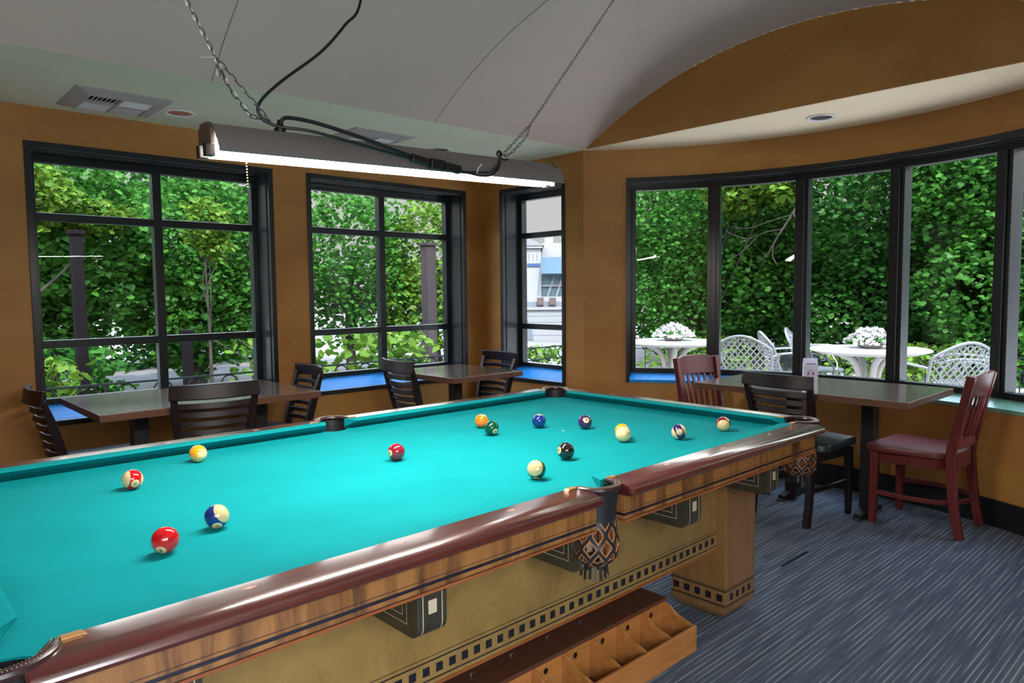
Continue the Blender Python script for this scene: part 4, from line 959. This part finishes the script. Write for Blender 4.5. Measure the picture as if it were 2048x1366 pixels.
# cast metal garden chairs with pierced backs
def garden_chair(loc, rz, label):
    t = thing('garden_chair', loc, rz, label, 'garden chair', 'white cast metal chairs on the terrace')
    W_ = .30
    def bpnt(u, v):  # u -1..1 across, v 0..1 up
        return Vector((-.20 - .14 * v - .05 * (1 - u * u) * (1 - .3 * v), u * W_ * (1 - .06 * (1 - v)), .44 + v * .44))
    def top(u): return .74 + .26 * math.cos(u * PI / 2) ** .8 + .05 * math.cos(u * PI) * .6
    out = [bpnt(-1, k / 10 * .72) for k in range(10)] + [bpnt(u, top(u)) for u in [-1 + 2 * k / 20 for k in range(21)]] + [bpnt(1, (10 - k) / 10 * .72) for k in range(1, 11)]
    m = MB(); m.tube(out, .014, 8); m.tube([bpnt(-1 + 2 * k / 12, .02 + .07 * (1 - (k / 6 - 1) ** 2) * -1 + .07) for k in range(13)], .011, 8); m.build('back_frame', CASTW, t, smooth=True)
    m = MB(); cell = .21
    for i in range(-7, 8):
        for sg in (-1, 1):
            seg = []
            for k in range(25):
                v = .06 + k / 24; u = i * cell + sg * (v - .5) * 1.25
                if abs(u) < .96 and v < top(u) - .02 and v > .05: seg.append(bpnt(u, v))
                else:
                    if len(seg) > 1: m.tube(seg, .0065, 5)
                    seg = []
            if len(seg) > 1: m.tube(seg, .0065, 5)
    for i in range(9):
        u = -.8 + .2 * i; v = top(u) - .12; c = [bpnt(u + .07 * math.cos(2 * PI * j / 10), v + .06 * math.sin(2 * PI * j / 10)) for j in range(10)]; m.tube(c, .006, 5, loop=True)
        c = [bpnt(u + .06 * math.cos(2 * PI * j / 10), .18 + .055 * math.sin(2 * PI * j / 10)) for j in range(10)]; m.tube(c, .006, 5, loop=True)
    m.build('back_lattice', CASTW, t)
    m = MB(); m.lathe([(.001, .43), (.22, .43), (.25, .425), (.25, .41), (.001, .41)], (.02, 0, 0), 28); m.build('seat', CASTW, t, smooth=True)
    for s in (-1, 1):
        m = MB(); m.tube(bez([(-.25, s * .27, .66), (-.08, s * .31, .68), (.10, s * .31, .68), (.22, s * .29, .64), (.235, s * .285, .605), (.205, s * .285, .60)], 6), .012, 8); m.build('arm', CASTW, t, smooth=True)
        m = MB(); m.tube(bez([(.10, s * .305, .675), (.11, s * .28, .58), (.17, s * .25, .48), (.18, s * .23, .42)], 5), .010, 8); m.build('arm_support', CASTW, t, smooth=True)
        m = MB(); m.tube(bez([(.16, s * .20, .42), (.20, s * .22, .25), (.22, s * .23, .0)], 5), .013, 8); m.build('leg', CASTW, t, smooth=True)
        m = MB(); m.tube(bez([(-.20, s * .26, .46), (-.20, s * .22, .30), (-.26, s * .23, .0)], 5), .013, 8); m.build('leg', CASTW, t, smooth=True)
    return t
GZ = -.04
gc = garden_chair((5.55, 1.87, GZ), RAD(18), 'white pierced metal garden chair nearest the second pane of the curved window')
for x, y, d, lab in [(6.27, 1.69, -50, 'white pierced metal garden chair behind the nearest one in the second pane'), (6.98, 1.72, -72, 'white pierced metal garden chair furthest back in the second pane'),
        (5.77, .09, 50, 'white pierced metal garden chair in the fourth pane of the curved window'), (6.60, .12, 112, 'white pierced metal garden chair partly behind the post right of the fourth pane')]:
    copy_tree(gc, (x, y, GZ), RAD(d), label=lab)

# ------------------------------------------------------------------ trees and planting
def tree(x, y, blobs, n, sz, lm, label, seed, group, trunk=.10, z0=-.04, branches=3):
    t = thing('tree', (x, y, z0), 0, label, 'tree', group)
    sz *= .6; n = int(n * 2.4); tot = sum(b[3] * b[4] * b[5] for b in blobs)
    m = MB()
    for bi, (bx, by, bz, ra, rb, rcz) in enumerate(blobs):
        def where(r, b=(bx, by, bz, ra, rb, rcz)):
            while True:
                v = Vector((r.gauss(0, 1), r.gauss(0, 1), r.gauss(0, 1)))
                if v.length > .01: break
            v.normalize(); q = .62 + .38 * r.random() ** .6; wob = 1 + .22 * math.sin(5 * v.x + 3 * v.z + seed) * math.cos(4 * v.y - 2 * v.z + bi)
            return Vector((b[0] + v.x * b[3] * q * wob, b[1] + v.y * b[4] * q * wob, max(.05, b[2] + v.z * b[5] * q * wob)))
        leaves(m, int(n * ra * rb * rcz / tot), where, sz * .7, sz * 1.3, seed * 31 + bi)
    o = m.build('crown', lm, t); o['kind'] = 'stuff'
    top = max(b[2] for b in blobs); m = MB(); rnd = random.Random(seed)
    m.tube(bez([(0, 0, 0), (rnd.uniform(-.1, .1), .05, top * .4), (rnd.uniform(-.2, .2), 0, top * .8), (0, 0, top)], 5), [trunk * (1 - k / 18) for k in range(16)], 10); m.build('trunk', BARK, t, smooth=True)
    for k in range(branches):
        b = blobs[k % len(blobs)]; m = MB(); z = top * (.35 + .15 * k)
        m.tube(bez([(0, 0, z), (b[0] * .5 + rnd.uniform(-.2, .2), b[1] * .5, (z + b[2]) / 2), (b[0], b[1], b[2])], 5), [trunk * .4 * (1 - j / 13) for j in range(11)], 7); m.build('branch', BARK, t, smooth=True)
    return t
GR = 'trees beyond the terrace'; GL = 'trees outside the left windows'
tree(10.4, 5.5, [(0, 0, 3.0, 1.6, 1.7, 1.7), (-.2, .1, 1.3, 1.4, 1.6, 1.2), (.2, -.6, 2.2, 1.4, 1.6, 1.5)], 10500, .12, LEAF, 'dense green maple filling the leftmost pane of the curved window', 1, GR)
tree(10.9, 2.8, [(0, 0, 3.0, 1.6, 1.7, 1.7), (.1, .2, 1.2, 1.4, 1.6, 1.1)], 9500, .12, LEAFD, 'dark green tree behind the second pane of the curved window', 2, GR)
tree(11.0, .6, [(0, 0, 3.3, 1.7, 1.6, 1.7), (-.2, -.2, 1.5, 1.5, 1.5, 1.3)], 9500, .12, LEAF, 'dense green maple behind the third pane of the curved window', 3, GR)
tree(11.2, -1.3, [(0, 0, 3.6, 1.7, 1.5, 1.5), (0, .2, 1.7, 1.5, 1.7, 1.5)], 9500, .11, LEAF, 'tall green tree behind the fourth pane of the curved window', 4, GR)
tree(11.0, -3.4, [(0, 0, 2.6, 1.7, 1.7, 2.2)], 6000, .11, LEAF2, 'light green tree at the right edge of the curved window', 5, GR)
tree(9.6, 4.62, [(-.7, -1.35, 3.0, .5, .5, .34), (-.7, -.75, 2.9, .5, .55, .34)], 900, .15, LEAF2, 'bright yellow green maple boughs high in the second pane', 6, GR, .05)
for i, (x, y, sx, sy, sz) in enumerate([(12.9, 6.4, 1.6, 2.3, 2.4), (13.2, 2.2, 1.6, 2.2, 2.6), (13.4, -1.2, 1.6, 2.2, 2.6), (13.0, -4.6, 1.6, 2.2, 2.6)]):
    tree(x, y, [(0, 0, 1.9, sx, sy, sz), (0, 0, 1.2, sx * .8, sy * .8, 1.2)], 6500, .15, LEAFD, ['dark hedge tree furthest left behind the terrace', 'dark hedge tree second from left behind the terrace', 'dark hedge tree third from left behind the terrace', 'dark hedge tree furthest right behind the terrace'][i], 20 + i, GR, .12)
# dead bough hanging in front of the second pane's trees
db = thing('bare_branch', (8.7, 3.28, 2.45), 0, 'bare grey branch hanging across the second pane of the curved window', 'branch')
m = MB()
m.tube(bez([(0, -.55, .25), (-.05, -.40, -.05), (-.1, -.22, -.35), (-.1, -.05, -.62), (-.1, .10, -.72)], 6), [.022 * (1 - k / 32) for k in range(25)], 7)
for p in ([(-.05, -.40, -.05), (-.1, -.1, -.12), (-.1, .25, -.20), (-.1, .5, -.16)], [(-.08, -.28, -.25), (-.1, .05, -.30), (-.1, .3, -.52), (-.1, .55, -.66)], [(-.1, -.16, -.45), (-.1, -.14, -.62), (-.1, -.2, -.75)], [(-.1, .1, -.3), (-.1, .25, -.36), (-.1, .45, -.30), (-.1, .62, -.22)], [(-.05, -.42, 0), (-.1, -.5, -.18), (-.1, -.62, -.3)]):
    m.tube(bez(p, 5), .0085, 5)
m.build('bough', BARK, db, smooth=True)
tree(.55, 9.0, [(0, 0, 2.1, 1.3, 1.0, 1.1), (-.3, .2, 1.2, 1.0, .9, .9)], 5200, .13, LEAF, 'green maple behind the left half of the left window', 7, GL)
tree(2.5, 9.2, [(.1, 0, 2.0, 1.1, 1.0, 1.15), (0, 0, 1.1, 1.0, .9, .85)], 5200, .12, LEAF, 'green maple behind the right half of the left window', 8, GL)
tree(.1, 7.8, [(0, 0, 2.55, .5, .5, .42), (.8, .4, 2.35, .45, .4, .22)], 1200, .11, LEAF2, 'sparse bright leaves at the top left of the left window', 9, GL, .05)
tree(2.0, 7.4, [(0, 0, 2.3, .30, .3, .32), (.1, 0, 2.0, .2, .2, .2)], 360, .10, LEAF2, 'thin young tree beside the middle bar of the left window', 10, GL, .025)
tree(5.0, 9.0, [(0, 0, 2.1, 1.1, 1.0, 1.2), (.4, 0, 1.3, 1.0, .9, .9)], 2600, .12, LEAF, 'loose green maple in the left half of the middle window', 11, GL)
tree(6.4, 8.4, [(0, 0, 2.0, 1.0, .9, 1.1), (-.2, 0, 1.2, 1.0, .9, .8)], 2300, .12, LEAF2, 'yellow green maple in the right half of the middle window', 12, GL)
tree(3.5, 13.0, [(0, 0, 2.0, 2.8, 1.6, 2.3)], 3600, .17, LEAFD, 'dark tree standing back between the two left windows', 13, GL, .14)
tree(-1.6, 10.5, [(0, 0, 2.2, 1.5, 1.5, 1.8)], 3800, .15, LEAF, 'green tree at the left edge of the left window', 14, GL, .12)
def shrub(x, y, n, rad, hgt, sz, lm, label, seed, group=None, stems=8):
    t = thing('shrub', (x, y, -.04), 0, label, 'shrub', group)
    m = MB(); leaves(m, n, lambda r: Vector((r.gauss(0, rad * .5), r.gauss(0, rad * .5), hgt * (.12 + .88 * r.random() ** .8))), sz * .7, sz * 1.3, seed); o = m.build('foliage', lm, t); o['kind'] = 'stuff'
    m = MB(); rnd = random.Random(seed)
    for k in range(stems): m.tube([(0, 0, 0), (rnd.gauss(0, rad * .2), rnd.gauss(0, rad * .2), hgt * .5), (rnd.gauss(0, rad * .45), rnd.gauss(0, rad * .45), hgt * .95)], .006, 5)
    m.build('stem', BARK, t); return t
SG = 'low plants outside the left windows'
shrub(2.05, 5.4, 230, .5, .95, .10, LEAF2, 'leafy vine low in the left half of the middle window', 31, SG)
shrub(3.1, 5.0, 380, .6, .95, .10, LEAF2, 'leafy vine low in the right half of the middle window', 32, SG)
shrub(.35, 6.3, 300, .35, .85, .09, LEAF, 'small shrub low at the left of the left window', 33, SG)
shrub(-.15, 5.6, 260, .25, .80, .09, LEAF2, 'bright shrub at the lower left corner of the left window', 34, SG)
shrub(8.75, 4.4, 900, .9, .62, .07, LEAF2, 'sunlit bush behind the railing at the leftmost pane', 35, 'bushes behind the terrace railing', 10)
shrub(8.85, 1.5, 1100, 1.0, .62, .07, LEAF2, 'sunlit bush behind the railing at the third pane', 36, 'bushes behind the terrace railing', 10)
shrub(8.9, -.6, 1100, .9, .95, .08, LEAF, 'green bush behind the railing at the fourth pane', 37, 'bushes behind the terrace railing', 10)
# grass tuft
gt = thing('grass_tuft', (3.05, 4.62, -.04), 0, 'tuft of spiky green grass at the foot of the middle window', 'grass')
m = MB(); rnd = random.Random(5)
for k in range(340):
    a = rnd.uniform(0, 2 * PI); q = rnd.random() * .30; x, y = q * math.cos(a), q * math.sin(a) * .5; hh = rnd.uniform(.55, .78) * (1 - .35 * q / .3); lx, ly = rnd.uniform(-.1, .1) + x * .35, rnd.uniform(-.1, .1)
    m.add([(x - .006, y, 0), (x + .006, y, 0), (x + lx * .5 + .005, y + ly * .5, hh * .6), (x + lx, y + ly, hh), (x + lx * .5 - .005, y + ly * .5, hh * .6)], [(0, 1, 2, 3, 4)])
o = m.build('blade', GRASS, gt); o['kind'] = 'stuff'
# dark posts of the porch outside
PB = mat('dark_post', c4(.005, .004, .005), 0.7, spec=.05); PG = noisy(mat('grey_post', c4(.10, .075, .075), 0.7, spec=.05), [(.3, c4(.026, .021, .0225)), (.7, c4(.032, .026, .0275))], (4, 4, .5), 1, 1)
def porch_post(x, y, w, h, m_, label):
    t = thing('porch_post', (x, y, -.04), 0, label, 'post', 'posts outside the left windows')
    m = MB(); m.box(-w / 2, -w / 2, .03, w / 2, w / 2, h); m.build('shaft', m_, t, .006)
    m = MB(); m.box(-w / 2 - .03, -w / 2 - .03, 0, w / 2 + .03, w / 2 + .03, .05); m.build('foot', m_, t, .004)
    m = MB(); m.box(-w / 2 - .02, -w / 2 - .02, h, w / 2 + .02, w / 2 + .02, h + .04); m.build('cap', m_, t, .004)
porch_post(.245, 6.0, .10, 1.95, PB, 'dark square post behind the left half of the left window')
porch_post(1.235, 6.0, .09, .95, PB, 'short dark post low in the right half of the left window')
porch_post(4.45, 6.0, .15, 2.0, PG, 'grey brown post in the right half of the middle window')
m = MB(); m.bar((-.45, 5.9, 2.03), (1.65, 6.1, 2.09), .05, .055); tag(m.build('porch_beam', PB), 'dark beam crossing behind the upper panes of the left window', 'beam')

# ------------------------------------------------------------------ house across the street, through the narrow window
DH = 40.0; hv = Vector((math.cos(RAD(44.46)), math.sin(RAD(44.46)), 0)); hr = Vector((hv.y, -hv.x, 0)); PXM = DH / 1428.4
hb = thing('house', (CAM_P.x + hv.x * DH, CAM_P.y + hv.y * DH, -.04), math.atan2(hr.y, hr.x), 'pale blue and white house across the street in the narrow window', 'house')
def HX(u): return (u - 1080.0) * PXM
def HZz(v): return 1.316 + .04 + (581.0 - v) * PXM
HW = mat('house_white', c4(.16, .163, .172), 0.6); HB = mat('house_blue', c4(.025, .085, .14), 0.6); HD = mat('house_awning', c4(.004, .03, .10), 0.6); HG = mat('house_glass', c4(.05, .11, .14), 0.4); HR = mat('house_roof', c4(.12, .122, .13), .7); HBR = mat('house_brick', c4(.05, .03, .03), .8); HGY = mat('house_grey', c4(.08, .095, .115), .7)
def hbox(nm, u0, v0, u1, v1, d0, d1, mt, par=None):
    m = MB(); m.box(HX(u0), d0, HZz(v1), HX(u1), d1, HZz(v0)); return m.build(nm, mt, par or hb)
hbox('wall', 1018, 488, 1052, 622, .3, 4, HB); wdw = hbox('window', 1040, 497, 1049, 520, .22, .3, HW); hbox('pane', 1042, 500, 1047, 517, .18, .22, HG, wdw)
m = MB(); m.prism([(HX(1015), HZz(489)), (HX(1052), HZz(471)), (HX(1088), HZz(489))], 'y', -.3, 4); m.build('roof', HR, hb)
hbox('pilaster', 1052, 489, 1082, 622, -.1, 3.9, HW); hbox('cornice', 1050, 489, 1085, 494, -.25, 3.9, HW)
for k in range(3): hbox('panel_line', 1058 + 8 * k, 505, 1059 + 8 * k, 518, -.13, -.1, HGY)
hbox('sign_band', 1055, 524, 1080, 530, -.16, -.1, HD)
hbox('chimney', 1090, 464, 1107, 500, 1.0, 2.2, HW); hbox('upper_wall', 1084, 483, 1150, 515, .4, 4, HW)
m = MB(); m.prism([(-.1, HZz(512)), (-.9, HZz(545)), (-.1, HZz(545))], 'x', HX(1083), HX(1150)); m.build('awning', HD, hb)
hbox('shopfront', 1083, 545, 1150, 592, .2, 4, HG); hbox('shop_rail', 1083, 567, 1150, 570, .0, .2, HW); hbox('shop_sill', 1083, 590, 1150, 600, -.1, 4, HW)
for u in (1095, 1112): 
    m = MB(); m.bar((HX(u), .1, HZz(590)), (HX(u + 14), .1, HZz(548)), .12, .1, (0, 1, 0)); m.build('brace', HW, hb)
hbox('base_course', 1018, 600, 1150, 631, -.3, 4.0, HGY)
for u in (1074, 1098): hbox('brick_pier', u, 592, u + 13, 606, -.5, -.3, HBR)
# low white wall before it, and planting at its foot
DW = 20.0; pw_ = DW / 1428.4
sw = thing('garden_wall', (CAM_P.x + hv.x * DW, CAM_P.y + hv.y * DW, -.04), math.atan2(hr.y, hr.x), 'low white block wall in the lower part of the narrow window', 'wall')
zt_ = 1.356 - (612 - 581) * pw_
m = MB(); m.box(-2.2, 0, 0, 2.2, .3, zt_ - .06); m.build('blockwork', HW, sw)
m = MB(); m.box(-2.25, -.05, zt_ - .06, 2.25, .35, zt_); m.build('coping', HW, sw)
m = MB()
for k in range(4): m.box(-2.2, -.006, .15 + k * .18, 2.2, 0, .155 + k * .18)
m.build('joint', HGY, sw)
m = MB(); m.prism([(-.62 + .42 * math.cos(RAD(a)), .02 + .72 * math.sin(RAD(a))) for a in range(0, 181, 12)], 'y', -.01, 0); m.build('arch_shading', HGY, sw)  # flat grey arch standing in for shading on the wall
shrub(6.1, 5.55, 420, .55, .55, .07, LEAF2, 'yellow green plants low in the narrow window', 38)
railing((4.6, 4.55), (6.6, 4.55), -.04, .60, .272, 'white topped railing low in the narrow window')
